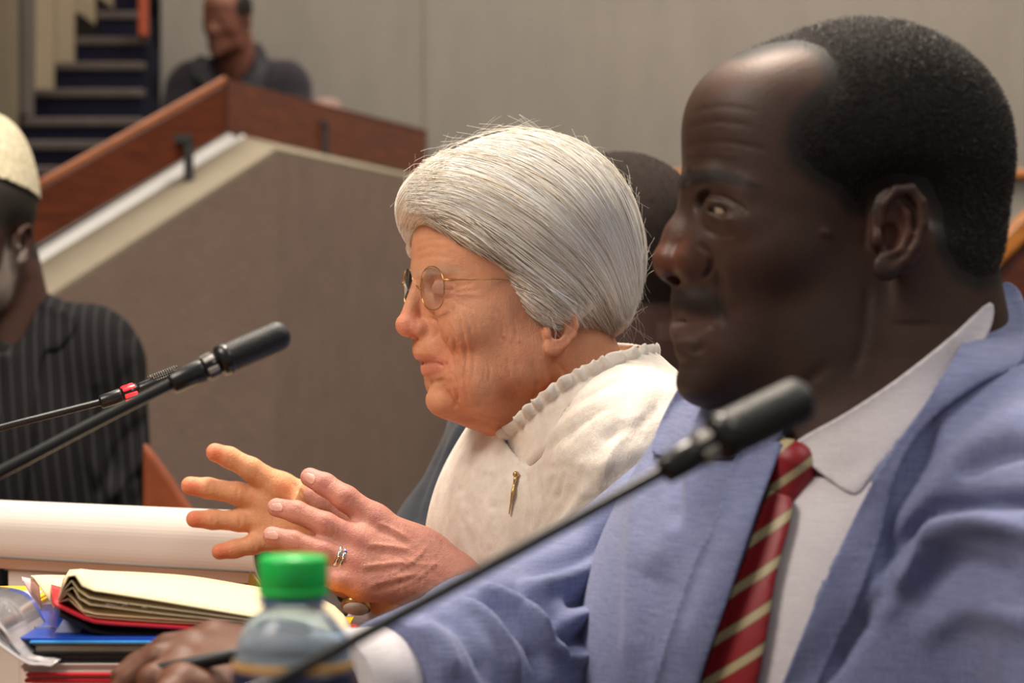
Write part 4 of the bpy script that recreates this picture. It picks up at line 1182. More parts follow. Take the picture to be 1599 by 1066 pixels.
V, Fc = tube([HW.wld(p) for p in spline([b1, mid, b2], 6)], .0008, 8); link_mesh('bridge', V, Fc, M_GOLD, gl)

# ---- hair: a full volume with combed strands over it
hf = HeadField(HW)
hf.E(818, 345, 0, 172, 140, 156, 0); hf.E(700, 322, 0, 74, 70, 112, 40); hf.E(905, 405, 0, 98, 110, 118, 30)
hf.E(930, 478, 0, 58, 56, 84, 24); hf.E(850, 450, 108, 95, 60, 28, 30); hf.E(655, 345, -62, 24, 62, 30, 16) if 0 else None
hf.E(770, 380, 100, 70, 40, 34, 24)
nearcut = uvc(HW, [(560, 342), (640, 338), (668, 332), (690, 345), (728, 384), (779, 414), (800, 455), (842, 512), (862, 524), (902, 516), (928, 524), (950, 545), (975, 560), (975, 900), (560, 900)], 86)
midcut = uvc(HW, [(560, 342), (640, 338), (668, 332), (700, 345), (740, 384), (779, 414), (800, 455), (842, 512), (862, 524), (902, 516), (928, 524), (950, 545), (975, 560), (975, 900), (560, 900)], 0)
farcut = uvc(HW, [(560, 418), (634, 416), (650, 404), (680, 400), (729, 414), (779, 420), (800, 455), (842, 512), (862, 524), (902, 516), (928, 524), (950, 545), (975, 560), (975, 900), (560, 900)], -60)
def hcut(p):
    q = HW.loc(p); a, b, c = q[:, 0]/HW.s, q[:, 2]/HW.s, q[:, 1]/HW.s
    n_, f_ = poly_sd(a, b, nearcut), poly_sd(a, b, farcut)
    t = sstep(-25, -50, c); return -(n_*(1-t)+f_*t)*HW.s
class Hair:
    def __call__(s, p): return smax(hf(p), hcut(p), .007)
hairf = Hair()
X = axis_lines(-.13, .15, .0022); Y = axis_lines(1.74, 2.06, .003); Z = axis_lines(1.02, 1.26, .0022)
rV, rQ = mesh_field(hairf, X, Y, Z, 1)
M_WH, nt, bb = mat_new('white_hair', .42, .35)
a = N(nt, 'ShaderNodeVertexColor'); a.layer_name = 'Col'; nt.links.new(a.outputs[0], bb.inputs['Base Color'])
M_WHB = plain('white_hair_base', LIN(222, 212, 198), .8, .2, .06)
hair_o = link_mesh('hair', rV, rQ, M_WHB, woman)
T_h = bvh(rV, rQ)
# combed guides traced from the photograph, front to nape
G = [
 [(816, 197), (880, 214), (945, 252), (985, 310), (1002, 380), (1000, 440)],
 [(760, 205), (850, 215), (925, 262), (968, 330), (990, 400), (996, 460)],
 [(715, 222), (810, 232), (895, 280), (945, 345), (975, 420), (988, 480)],
 [(680, 242), (775, 252), (865, 300), (925, 365), (960, 430), (978, 495)],
 [(655, 268), (740, 276), (835, 322), (905, 385), (945, 445), (968, 505)],
 [(640, 295), (715, 300), (805, 345), (880, 405), (925, 455), (960, 515)],
 [(640, 318), (700, 320), (775, 362), (850, 418), (905, 465), (950, 520)],
 [(668, 332), (705, 340), (760, 380), (825, 430), (885, 478), (935, 525)],
 [(672, 336), (712, 362), (758, 398), (815, 448), (868, 492), (915, 520)],
 [(676, 340), (722, 378), (765, 412), (805, 458), (848, 500), (900, 520)],
 [(684, 346), (730, 386), (776, 418), (798, 452), (830, 495), (862, 518)],
]
G = [spline(g, 6) for g in G]; gm = min(len(g) for g in G); G = np.array([g[:gm] for g in G])
GL = [  # front-left lock, hanging on the far side of the forehead
 [(676, 338), (664, 344), (652, 365), (644, 390), (642, 414)],
 [(672, 332), (654, 330), (640, 352), (634, 385), (640, 416)],
 [(668, 326), (640, 318), (625, 345), (622, 380), (634, 412)],
 [(664, 332), (648, 330), (634, 352), (630, 385), (638, 414)],
 [(700, 262), (655, 280), (628, 310), (616, 345), (620, 375)],
 [(720, 236), (670, 258), (636, 290), (618, 325), (616, 360)],
]
GL = np.array([spline(g, 7) for g in GL])
rng = np.random.default_rng(11); SV, SF, SC = [], [], []; cnt = 0
def strand(uv, r0, lift, col, seg=3):
    global cnt
    pts = []; last = None
    for u, v in uv:
        h, n, d = hit(T_h, u, v)
        if h is None:
            y = last if last is not None else 1.9
            loc_, n, _, _ = T_h.find_nearest(PV(u, v, y)); h = loc_
            if h is None: continue
        last = h.y; pts.append(np.array(h)+np.array(n)*lift)
    if len(pts) < 4: return
    p = np.array(pts)
    p[1:-1] = (p[:-2]+p[2:]+2*p[1:-1])/4; p[1:-1] = (p[:-2]+p[2:]+2*p[1:-1])/4
    if np.abs(np.diff(p, axis=0)).max() > .05: return
    n = len(p); t = np.linspace(0, 1, n); r = r0*np.clip(np.minimum(t*8+.3, (1-t)*5+.15), 0, 1)
    T = np.gradient(p, axis=0); T /= np.linalg.norm(T, axis=1)[:, None]+1e-12
    A = np.cross(T, [0, -1, .2]); A /= np.linalg.norm(A, axis=1)[:, None]+1e-12; B = np.cross(T, A)
    for k in range(seg):
        th = 2*math.pi*k/seg+.5; SV.append(p+(A*math.cos(th)+B*math.sin(th))*r[:, None])
    base = cnt; i = np.arange(n-1)
    for k in range(seg):
        a_, b_ = base+k*n+i, base+((k+1) % seg)*n+i
        SF.append(np.stack([a_, b_, b_+1, a_+1], 1))
    SC.append(np.tile(col, (seg*n, 1))); cnt += seg*n
def guide(Gs, g):
    i = min(int(g), len(Gs)-2); f_ = g-i; return Gs[i]*(1-f_)+Gs[i+1]*f_
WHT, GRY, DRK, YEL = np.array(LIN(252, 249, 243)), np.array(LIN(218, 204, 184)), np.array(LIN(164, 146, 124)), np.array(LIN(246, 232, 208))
clump = rng.normal(0, 1, 400)
for k in range(5200):
    g = rng.random()*(len(G)-1); uv = guide(G, g).copy(); t0 = rng.random()*.35*(rng.random() < .5); t1 = 1-rng.random()*.3*(rng.random() < .5)
    m = len(uv); tt = np.linspace(t0, t1, 16)*(m-1); uv = np.stack([np.interp(tt, np.arange(m), uv[:, j]) for j in (0, 1)], 1)
    ci = int(g/(len(G)-1)*120); w = clump[ci]
    ph = rng.random()*6.28; am = rng.random()*3+1
    s = np.linspace(0, 1, 16); am = am*(2.6 if rng.random() < .18 else 1); uv[:, 1] += am*np.sin(s*5+ph)+w*3*np.sin(s*4+ci); uv += rng.normal(0, 1.5, 2)
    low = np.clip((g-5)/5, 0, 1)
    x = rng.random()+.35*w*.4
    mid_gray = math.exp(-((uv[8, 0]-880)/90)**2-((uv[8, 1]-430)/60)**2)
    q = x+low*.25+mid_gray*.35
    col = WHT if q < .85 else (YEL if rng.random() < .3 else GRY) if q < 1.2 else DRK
    top = k % 3 == 0
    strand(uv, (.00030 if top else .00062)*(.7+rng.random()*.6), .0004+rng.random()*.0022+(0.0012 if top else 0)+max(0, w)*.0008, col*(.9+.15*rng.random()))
for k in range(1500):
    uv = guide(GL, rng.random()*(len(GL)-1)).copy(); m = len(uv); tt = np.linspace(rng.random()*.3, 1-rng.random()*.15, 14)*(m-1)
    uv = np.stack([np.interp(tt, np.arange(m), uv[:, j]) for j in (0, 1)], 1)+rng.normal(0, 2.0, 2)
    strand(uv, .0004*(.7+rng.random()*.6), .0005+rng.random()*.002, (WHT if rng.random() < .7 else GRY)*(.9+.1*rng.random()))
# loose wisps around the outline
def wisp(p, r, col):
    global cnt
    p = np.array(p); n = len(p); t = np.linspace(0, 1, n); rr = r*(1-.6*t)
    T = np.gradient(p, axis=0); T /= np.linalg.norm(T, axis=1)[:, None]+1e-12
    A = np.cross(T, [0, -1, .2]); A /= np.linalg.norm(A, axis=1)[:, None]+1e-12; B = np.cross(T, A); base = cnt
    for k in range(3):
        th = 2.09*k; SV.append(p+(A*math.cos(th)+B*math.sin(th))*rr[:, None])
    i = np.arange(n-1)
    for k in range(3):
        a_, b_ = base+k*n+i, base+((k+1) % 3)*n+i; SF.append(np.stack([a_, b_, b_+1, a_+1], 1))
    SC.append(np.tile(col, (3*n, 1))); cnt += 3*n
outl = spline([(617, 330), (645, 274), (689, 235), (754, 207), (819, 197), (878, 214), (928, 240), (973, 279), (997, 329), (1006, 384), (1002, 438), (992, 488), (975, 530)], 8)
for k in range(230):
    j = rng.integers(0, len(outl)-10); L_ = rng.integers(5, 10); seg_ = outl[j:j+L_].copy(); c0 = np.array([815, 370.])
    o_ = seg_-c0; o_ /= np.linalg.norm(o_, axis=1)[:, None]; s = np.linspace(0, 1, len(seg_))
    if rng.random() < .5: s = s[::-1]
    seg_ = seg_-o_*3+o_*(rng.random()**2*24*s**1.6)[:, None]+rng.normal(0, .6, seg_.shape)
    q = spline(seg_, 3); y = 1.88+rng.normal(0, .02)
    wisp([P(u, v, y) for u, v in q], .00013, WHT*.95)
for k in range(90):   # nape and temple wisps
    if k % 2: st_, dr = (940+rng.random()*60, 480+rng.random()*60), (rng.normal(0, 18), 30+rng.random()*25)
    else: st_, dr = (770+rng.random()*120, 415+rng.random()*90), (10+rng.random()*20, 25+rng.random()*20)
    h, n, d = hit(T_h, *st_)
    if h is None: continue
    b0 = P(*st_, h.y-.003); pts = [b0+np.array([dr[0]*t+8*math.sin(3*t+k), 0, 0])*1.88/F-np.array([0, -.008*t*t if k % 2 else -.002*t, dr[1]*t*1.88/F]) for t in np.linspace(0, 1, 8)]
    wisp(pts, .00013, WHT*.85)
st_o = link_mesh('hair_strands', np.concatenate(SV), np.concatenate(SF), M_WH, hair_o, col=np.concatenate(SC)); st_o['kind'] = 'stuff'
print('hair strand quads', sum(len(x) for x in SF))
# ---- blouse
M_BL, nt, bb = mat_new('white_crinkled_cotton', .9, .2, LIN(226, 218, 208))
v_ = coords(nt); n1 = noise(nt, coords(nt, (1, 1, .45)), 160, 3); n2 = noise(nt, v_, 1400, 2)
nt.links.new(ramp(nt, noise(nt, v_, 50), [(.3, LIN(214, 204, 192)), (.7, LIN(232, 225, 216))]), bb.inputs['Base Color'])
bb.inputs['Subsurface Weight'].default_value = .05; bb.inputs['Subsurface Scale'].default_value = .003
bump(nt, bb, mathn(nt, 'ADD', n1, mathn(nt, 'MULTIPLY', n2, .25)), .45, .003)
cpath = [P(788, 692, 1.865), P(806, 678, 1.838), P(832, 652, 1.815), P(872, 618, 1.800), P(915, 592, 1.798), P(960, 572, 1.812), P(1000, 562, 1.84), P(1024, 560, 1.88),
         P(1022, 562, 1.93), P(985, 570, 1.965), P(930, 590, 1.982), P(870, 625, 1.965), P(820, 665, 1.93), P(790, 688, 1.895)]
cp = np.array(cpath); cc = cp.mean(0); A_ = cp-cc; U_, S_, Vt = np.linalg.svd(A_); e0, e1 = np.abs(A_@Vt[0]).max(), np.abs(A_@Vt[1]).max(); bn = Vt[2]; bn = bn if bn[2] > 0 else -bn
def arm_up(s, e, gr):
    return Field().cone(s, e, .046+gr, .040+gr, .02)
wt = Union(woman_torso(.010), arm_up(wSH, wEL, .018), arm_up(wSH2, wEL2, .016), Field().cone(cc-bn*.075, cc-bn*.020, .088, .070, .03), k=.02)
nE = (P(800, 970, 1.80)-wEL); nE /= np.linalg.norm(nE)
def segd(p, a, b):
    ab = b-a; t = np.clip((p-a)@ab/(ab@ab), 0, 1.5); return np.linalg.norm(p-a-t[:, None]*ab, axis=1)
class Blouse:
    def __call__(s, p):
        d = wt(p); h_ = (p-cc)@bn; rr = np.sqrt(((p-cc)@Vt[0]/e0)**2+((p-cc)@Vt[1]/e1)**2); d = smax(d, -smax(-(h_+.030), (rr-.93)*.08, .004), .004)
        return d
X = axis_lines(-.11, .26, .0030); Y = axis_lines(1.68, 2.24, .0034); Z = axis_lines(.72, 1.06, .0032)
bV, bQ = mesh_field(Blouse(), X, Y, Z, 1)
bst = [([(800, 712), (822, 690), (880, 640), (960, 596), (1010, 585)], 4, -.0022), ([(812, 716), (835, 700), (900, 646), (965, 610)], 6, .0016),
       ([(822, 730), (850, 706), (900, 665), (925, 650)], 3, -.0018), ([(872, 700), (920, 655), (960, 630)], 4, -.0014),
       ([(806, 720), (822, 750), (828, 800), (820, 880)], 4, -.0024), ([(822, 745), (836, 800), (832, 880)], 8, .0020), ([(790, 720), (800, 790), (792, 880)], 7, .0016),
       ([(850, 735), (880, 728), (900, 735)], 3, -.0016), ([(900, 735), (960, 720), (1010, 690)], 14, .003), ([(900, 760), (860, 820), (800, 900)], 12, -.004),
       ([(940, 740), (880, 810), (820, 900)], 12, .004), ([(980, 760), (930, 820), (850, 900)], 10, -.004), ([(930, 690), (1000, 660), (1040, 620)], 10, -.003),
       ([(880, 760), (850, 800), (835, 840)], 5, -.002), ([(868, 740), (856, 770), (846, 800)], 3, -.0015), ([(884, 738), (874, 765), (866, 790)], 3, -.0015), ([(840, 725), (842, 750), (843, 780)], 3, -.0013),
       ([(860, 730), (856, 752)], 3, .001), ([(1010, 640), (960, 700), (930, 780)], 9, .003), ([(760, 700), (735, 770), (712, 850)], 9, .002), ([(770, 740), (750, 800), (740, 870)], 6, -.002),
       ([(720, 800), (735, 850), (745, 900)], 6, -.0018)]
rs = np.random.RandomState(8)
for i in range(60):
    u0, v0 = 710+rs.rand()*90, 710+rs.rand()*150; bst.append(([(u0, v0), (u0+6+rs.rand()*14, v0-3+rs.rand()*8)], 3, (.0011 if i % 2 else -.0011)*rs.rand()))
for i in range(40):
    u0, v0 = 840+rs.rand()*170, 640+rs.rand()*190; bst.append(([(u0, v0), (u0-12-rs.rand()*14, v0+16+rs.rand()*22)], 5, (.0012 if i % 2 else -.0014)*rs.rand()))
e2_ = wWR2-wEL2; e2_ /= np.linalg.norm(e2_)
s1V, s1Q = mesh_field(Cut(warm_near(.018), lambda p: (p-P(786, 962, 1.80))@nE, .003), axis_lines(-.08, .24, .0034), axis_lines(1.68, 1.92, .0034), axis_lines(.72, 1.06, .0034), 1)
s2V, s2Q = mesh_field(Cut(warm_far(.012), lambda p: (p-P(690, 905, 1.99))@e2_, .003), axis_lines(-.12, .24, .004), axis_lines(1.88, 2.24, .004), axis_lines(.70, 1.06, .004), 1)
bQ = np.concatenate([bQ, s1Q+len(bV), s2Q+len(bV)+len(s1V)]); bV = np.concatenate([bV, s1V, s2V])
bV = carve(bV, bQ, bst, 2.02)
bl_o = link_mesh('blouse', bV, bQ, M_BL, woman)
# collar: band and gathered ruffle around the neck
cs = spline(cpath, 26, True); nC = len(cs); cen = cs.mean(0)
rows = []
outw = cs-cen; outw -= np.outer(outw@bn, bn); outw /= np.linalg.norm(outw, axis=1)[:, None]
ph = np.arange(nC)*.52+1.2*np.sin(np.arange(nC)*.11)+.6*np.sin(np.arange(nC)*.31)
for k, (h, o, am) in enumerate([(-.030, .016, 0), (-.022, .0115, 0), (-.012, .006, .0002), (-.003, .0025, .0003), (.0005, .0012, .0003), (.0025, .0030, .0011), (.0055, .0042, .0022), (.0085, .0044, .0030), (.0105, .0040, .0033)]):
    rows.append(cs+bn*(h+.0008*np.cos(ph*1.37)*(k > 5))[:, None] if k > 5 else cs+bn*h)
    rows[-1] = rows[-1]+outw*(o+am*np.sin(ph))[:, None]
V = np.concatenate(rows); nr = len(rows); i = np.arange(nC); FF = []
for r in range(nr-1): FF.append(np.stack([r*nC+i, r*nC+(i+1) % nC, (r+1)*nC+(i+1) % nC, (r+1)*nC+i], 1))
o = link_mesh('ruffled_collar', V, np.concatenate(FF), M_BL, woman)
sd = o.modifiers.new('s', 'SOLIDIFY'); sd.thickness = .0009; sd.offset = 0
# pin hanging on the placket
T_b = bvh(bV, bQ)
pts = []
for u, v in [(806, 742), (803, 756), (800, 772), (797, 790), (795, 802)]:
    h, n, d = hit(T_b, u, v); pts.append(np.array(h)+[0, -.003, 0])
pn = empty('pin', tuple(pts[0])); tag(pn, 'small gold pendant pin hanging at the neck of the white blouse', 'pin')
V, Fc = tube(spline(pts, 4), [.0016, .0026, .0030, .0026, .0018, .0022, .0026, .0030, .0026, .0022, .0018, .0014, .0014, .0012, .0012, .001, .0008][:len(spline(pts, 4))], 10, True, .5); link_mesh('pendant', V, Fc, M_GOLD, pn)
V, Fc = lathe(pts[0]+np.array([0, -.001, .001]), [(.0012, -.0012), (.0024, -.0006), (.0026, .0004), (.0012, .0014)], 14, (0, -1, 0)); link_mesh('stud', V, Fc, M_GOLD, pn)
# rings on the near ring finger
rg = empty('ring', tuple(P(526, 872, 1.768))); tag(rg, 'silver band ring with gold and blue stones on the nearer raised hand', 'ring')
M_SIL = plain('silver', LIN(200, 198, 196), .2, .5, .04, metal=1)
a0, a1 = P(555, 882, 1.776), P(505, 862, 1.768); dr = (a1-a0)/np.linalg.norm(a1-a0)
for t, w, m, nm in ((.50, .0016, M_SIL, 'band'), (.64, .0016, M_SIL, 'band')):
    c = a0+(a1-a0)*t; r = .0102-.0010*t
    V, Fc = lathe(c, [(r+.0001, -w), (r+.0012, -w*.7), (r+.0015, 0), (r+.0012, w*.7), (r+.0001, w), (r-.0006, w*.5), (r-.0006, -w*.5)], 40, tuple(dr)); link_mesh(nm, V, Fc, m, rg)
M_BLUE = plain('blue_stone', LIN(60, 100, 190), .15, .6, .05); M_CLR = plain('clear_stone', LIN(225, 220, 215), .1, .8, .02)
sd_ = np.cross(dr, [0, -1., 0]); sd_ /= np.linalg.norm(sd_)
fr_ = np.cross(sd_, dr); fr_ = fr_ if fr_[1] < 0 else -fr_
for t in (.50, .64):
    for k, an in enumerate((-60, -25, 10, 45)):
        an = math.radians(an); c = a0+(a1-a0)*t+(fr_*math.cos(an)+sd_*math.sin(an))*(.0108-.001*t+.0004)
        V, Fc = lathe(c, [(.0006, -.0008), (.0013, -.0002), (.0013, .0004), (.0006, .0009)], 8, tuple(fr_)); link_mesh('stone', V, Fc, M_BLUE if k == 0 or k == 3 and t < .6 else (M_GOLD if k == 2 else M_CLR), rg)
# watch on the farther wrist
wt_ = empty('wristwatch', tuple(P(556, 925, 1.95))); tag(wt_, 'wristwatch with a gold case and dark strap on the farther raised wrist', 'watch')
M_STRAP = plain('dark_strap', LIN(30, 30, 38), .6, .4)
ax = wWR2-P(690, 965, 2.0); ax /= np.linalg.norm(ax); c = wWR2-ax*.004
V, Fc = lathe(c, [(.0235, -.007), (.0252, -.006), (.0256, 0), (.0252, .006), (.0235, .007)], 40, tuple(ax)); link_mesh('strap', V, Fc, M_STRAP, wt_)
dn = np.array([0, -.55, -.83]); dn -= ax*(dn@ax); dn /= np.linalg.norm(dn)
V, Fc = lathe(c+dn*.0245, [(.011, 0), (.0128, .001), (.0128, .004), (.0112, .0055)], 32, tuple(dn)); link_mesh('case', V, Fc, M_GOLD, wt_)
V, Fc = lathe(c+dn*.0300, [(.0108, -.001), (.0108, .0002)], 32, tuple(dn)); link_mesh('dial', V, Fc, M_CLR, wt_)
# ================================================================ other people
def other_person(loc_label, Hn, torso, body_mats, skin, hairp, hairmat, box, coat, coatmat, h=.004, colfn=None, name_parts=('jacket',)):
    pass
UPR = np.array([0, 0, 1.])
def simple_head_body(H, neck, grown, lo, hi, h=.004, fine=None, hf_=.0025):
    fld = Union(lambda p: MH(p, H), neck, k=.02)
    return mesh_field(fld, axis_lines(lo[0], hi[0], h), axis_lines(lo[1], hi[1], h), axis_lines(lo[2], hi[2], h))
# ---- man with the white embroidered cap, at the left edge
capO = P(-38, 345, 3.25)
yaw = math.radians(0)
HC = HM.place(capO, (-.38, -.90, -.18), (0.02, -.18, 1), 1.02)
cm = empty('person', (float(capO[0]), float(capO[1]), .45)); tag(cm, 'man in a dark pinstriped suit and white cap at the left edge', 'person')
nk = Field(); nk.cone(capO+[.02, .05, -.05], capO+[.03, .08, -.20], .058, .075, .03)
tz = capO+np.array([-.005, .08, -.275])
nk.ell(tz+[0, .0, -.10], (.16, .10, .20), .04)
lo, hi = capO-[.26, .28, .80], capO+[.30, .30, .20]
V, Q = simple_head_body(HC, nk, 0, lo, hi, .0036)
def other_colour(H, V, sk, hairt=None):
    a, b, c = hloc(H, V); C = man_colour(H, V, sk)
    if hairt is not None:
        sd_ = poly_sd(a, b, hp1); C[:, :3] = lerpc(C[:, :3], hairt, sstep(8, -14, sd_)*(H.loc(V)[:, 2] > -.16))
    return C
C_ = other_colour(HC, V, LIN(70, 48, 40), LIN(44, 40, 37))
a_, b_, c_ = hloc(HC, V)
bd = uvc(HM, [(1070, 560), (1130, 600), (1200, 560), (1300, 430), (1345, 360), (1385, 440), (1320, 600), (1180, 680), (1060, 650)], 70)
C_[:, :3] = lerpc(C_[:, :3], LIN(150, 142, 134), .7*sstep(24, -10, poly_sd(a_, b_, bd)))
link_mesh('body', V, Q, M_SKIN, cm, col=C_)
eyeball(HC, 1133, 328, 76, 30, (-1, .1, -.1), cm)
# cap: pale shell over the crown
M_KUFI, nt, bb = mat_new('white_cap', .85, .2)
n1 = noise(nt, coords(nt), 120, 4)
nt.links.new(ramp(nt, n1, [(.35, LIN(186, 176, 146)), (.6, LIN(214, 206, 180))]), bb.inputs['Base Color']); bump(nt, bb, n1, .6, .003)
qh = HC.loc(V); tl_ = qh[:, 2]-(.072-.34*(qh[:, 0]+.05)*.55)
tl_ = qh[:, 2]-(.045-.42*(qh[:, 0]))
keep = (tl_ > 0)
fm = keep[Q].all(1); used = np.unique(Q[fm]); mp_ = -np.ones(len(V), int); mp_[used] = np.arange(len(used))
Nn = vnormals(V, Q)[used]; kv_ = V[used]+Nn*(.005+.010*sstep(.03, .12, tl_[used]))[:, None]
kv_ = kv_+np.array([0, -.1, 1])*(.050*sstep(-.005, .10, tl_[used]))[:, None]; kv_ = smooth_mesh(kv_, mp_[Q[fm]], 14, .6)
o = link_mesh('cap', kv_, mp_[Q[fm]], M_KUFI, cm); sd_ = o.modifiers.new('s', 'SOLIDIFY'); sd_.thickness = .004; sd_.offset = -1
# pinstriped suit
M_PIN, nt, bb = mat_new('pinstripe', .85, .2)
tc = N(nt, 'ShaderNodeTexCoord'); sp = N(nt, 'ShaderNodeSeparateXYZ'); nt.links.new(tc.outputs['Object'], sp.inputs[0])
xs_ = mathn(nt, 'ADD', mathn(nt, 'ADD', sp.outputs[0], mathn(nt, 'MULTIPLY', sp.outputs[2], .12)), 3.0); fr = mathn(nt, 'FRACT', mathn(nt, 'MULTIPLY', xs_, 62.0))
K1, K2 = LIN(17, 17, 20), LIN(52, 50, 52)
nt.links.new(ramp(nt, fr, [(0, K1), (.70, K1), (.78, K2), (.86, K2), (.94, K1)]), bb.inputs['Base Color']); bump(nt, bb, noise(nt, coords(nt), 700), .3, .001)
cj = Field()
cj.ell(tz+[0, -.01, -.10], (.205, .145, .26), 0); cj.cone(tz+[-.14, .0, .095], tz+[.148, .0, .090], .075, .070, .05)
cj.cone(tz+[.165, 0, .06], tz+[.195, -.03, -.24], .068, .058, .03); cj.cone(tz+[.195, -.03, -.24], tz+[.12, -.22, -.40], .058, .045, .03)
cj.cone(tz+[-.165, 0, .06], tz+[-.195, -.03, -.24], .068, .058, .03)
cj.cone(capO+[.02, .09, -.16], tz+[0, 0, .10], .078, .12, .04)
nkc = Field().cone(capO+[.02, .03, 0], capO+[.01, .03, -.20], .068, .064)
V, Q = mesh_field(lambda p: smax(cj(p), -nkc(p), .006), axis_lines(tz[0]-.3, tz[0]+.3, .005), axis_lines(tz[1]-.32, tz[1]+.22, .005), axis_lines(.52, tz[2]+.26, .005), 1)
V = carve(V, Q, [([(195, 530), (205, 600), (215, 680), (210, 780)], 14, .010), ([(150, 600), (170, 680), (200, 760)], 14, -.010), ([(220, 650), (180, 720), (150, 780)], 10, -.008),
                 ([(120, 640), (140, 720), (190, 790)], 12, .008), ([(225, 700), (195, 745), (160, 790)], 8, .008), ([(205, 560), (180, 640), (190, 700)], 9, -.006)], 4)
link_mesh('jacket', V, Q, M_PIN, cm)
T_c = bvh(V, Q)
patch(T_c, [(20, 436), (60, 470), (120, 500), (92, 545), (70, 550), (58, 600), (50, 700), (30, 800), (-20, 800), (0, 640), (0, 520)], 7, .006, .005, 'lapel', M_PIN, cm, 4)
patch(T_c, [(-10, 445), (14, 440), (20, 520), (6, 640), (-30, 760), (-80, 760), (-60, 520)], 7, .004, .002, 'shirt_front', plain('dark_shirt', LIN(30, 26, 26), .8), cm, 4)
# ---- seated man in the gallery
gO = P(357, 24, 7.1)
HG = HM.place(gO, (-.42, -.88, -.28), (-.02, -.24, 1), .90)
gm_ = empty('person', (float(gO[0]), float(gO[1]), float(gO[2]-.8))); tag(gm_, 'man in a dark suit sitting in the gallery above the wooden handrail', 'person')
nk = Field(); nk.cone(gO+[.01, .04, -.06], gO+[.02, .10, -.18], .056, .07, .03)
tz = gO+np.array([.02, .10, -.285]); nk.ell(tz+[0, 0, -.10], (.15, .09, .18), .04)
V, Q = simple_head_body(HG, nk, 0, gO-[.24, .25, .62], gO+[.28, .28, .20], .0045)
link_mesh('body', V, Q, M_SKIN, gm_, col=other_colour(HG, V, LIN(112, 70, 55), LIN(30, 24, 22)))
eyeball(HG, 1133, 328, 76, 30, (-1, .1, -.3), gm_)
M_DARK = cloth_mat('dark_suit', LIN(24, 20, 26), LIN(46, 40, 48), 500, .3, .85)
gj = Field()
gj.ell(tz+[0, -.01, -.12], (.20, .14, .26), 0); gj.cone(tz+[-.14, -.02, .09], tz+[.15, -.02, .09], .068, .068, .05)
gj.cone(tz+[.165, -.02, .06], tz+[.205, -.10, -.22], .066, .056, .03); gj.cone(tz+[-.165, -.02, .06], tz+[-.215, -.10, -.22], .066, .056, .03)
gj.cone(tz+[.205, -.10, -.22], tz+[.08, -.32, -.22], .054, .042, .03); gj.cone(tz+[-.215, -.10, -.22], tz+[-.06, -.32, -.22], .054, .042, .03)
gj.cone(gO+[.02, .12, -.14], tz+[0, 0, .10], .078, .12, .05)
nkc = Field().cone(gO+[.01, -.0, -.10], gO+[.01, .06, -.24], .07, .07)
V, Q = mesh_field(lambda p: smax(gj(p), -nkc(p), .006), axis_lines(tz[0]-.32, tz[0]+.32, .006), axis_lines(tz[1]-.4, tz[1]+.25, .006), axis_lines(tz[2]-.45, tz[2]+.28, .006), 1)
link_mesh('jacket', V, Q, M_DARK, gm_); T_g = bvh(V, Q)
M_DARK2 = plain('dark_lapel', LIN(20, 18, 24), .7)
patch(T_g, [(314, 86), (332, 96), (352, 128), (345, 150), (322, 140), (300, 120), (302, 95)], 5, .006, .006, 'lapel', M_DARK2, gm_, 4)
patch(T_g, [(400, 66), (416, 84), (418, 110), (412, 140), (390, 160), (372, 150), (386, 100)], 5, .006, .006, 'lapel', M_DARK2, gm_, 4)
patch(T_g, [(336, 84), (392, 78), (386, 110), (366, 160), (350, 150), (342, 110)], 5, .004, .004, 'shirt_front', plain('black_shirt', LIN(22, 12, 14), .7), gm_, 4)
# ---- person behind the woman: cropped dark head turned away, navy jacket, pale yellow scarf
bO = P(958, 395, 2.45)
HB = HM.place(bO, (-.8, .6, -.12), (0, 0, 1), 1.0)
bp = empty('person', (float(bO[0]), float(bO[1]), .45)); tag(bp, 'person with a cropped dark head and navy jacket, mostly hidden behind the woman', 'person')
nk = Field(); nk.cone(bO+[.02, .0, -.04], bO+[.02, 0, -.20], .058, .07, .03); tz = bO+np.array([0, .0, -.42]); nk.ell(tz+[0, 0, -.05], (.13, .18, .2), .04)
V, Q = simple_head_body(HB, nk, 0, bO-[.24, .26, .7], bO+[.26, .26, .2], .0045)
Cb = other_colour(HB, V, LIN(70, 48, 40), LIN(44, 34, 30))
ob = link_mesh('body', V, Q, M_SKIN, bp, col=Cb)
hair_shell(HB, V, Q, Cb, bp, plain('dark_cropped_hair', LIN(40, 31, 27), .8, .2, .25, 900, .8, 900), tufts=4000, zmin=1.0, seed=4)
M_NAVY = cloth_mat('navy_jacket', LIN(17, 21, 31), LIN(32, 37, 50), 500, .3, .85)
bj = Field(); bj.ell(tz+[0, 0, -.10], (.15, .20, .27), 0); bj.cone(tz+[.0, -.13, .08], tz+[.0, .15, .08], .07, .07, .05); bj.cone(bO+[.02, 0, -.19], tz+[0, 0, .1], .075, .11, .05)
s1, e1, w1 = P(822, 648, 2.30), P(700, 850, 2.20), P(610, 985, 2.02)
bj.cone(tz+[-.02, -.1, .06], s1, .07, .066, .04); bj.cone(s1, e1, .066, .050, .03); bj.cone(e1, w1, .050, .038, .03)
nkc = Field().cone(bO+[.02, 0, 0], bO+[.02, 0, -.23], .065, .065)
V, Q = mesh_field(lambda p: smax(bj(p), -nkc(p), .006), axis_lines(-.22, .32, .005), axis_lines(1.94, 2.75, .005), axis_lines(.55, 1.12, .005), 1)
V = carve(V, Q, [([(740, 640), (690, 730), (650, 830)], 10, .006), ([(760, 660), (715, 750), (670, 840)], 8, -.006), ([(700, 680), (668, 760), (640, 840)], 7, -.004)], 3)
link_mesh('jacket', V, Q, M_NAVY, bp); T_b2 = bvh(V, Q)
M_YEL, nt, bb = mat_new('pale_yellow_knit', .9, .2)
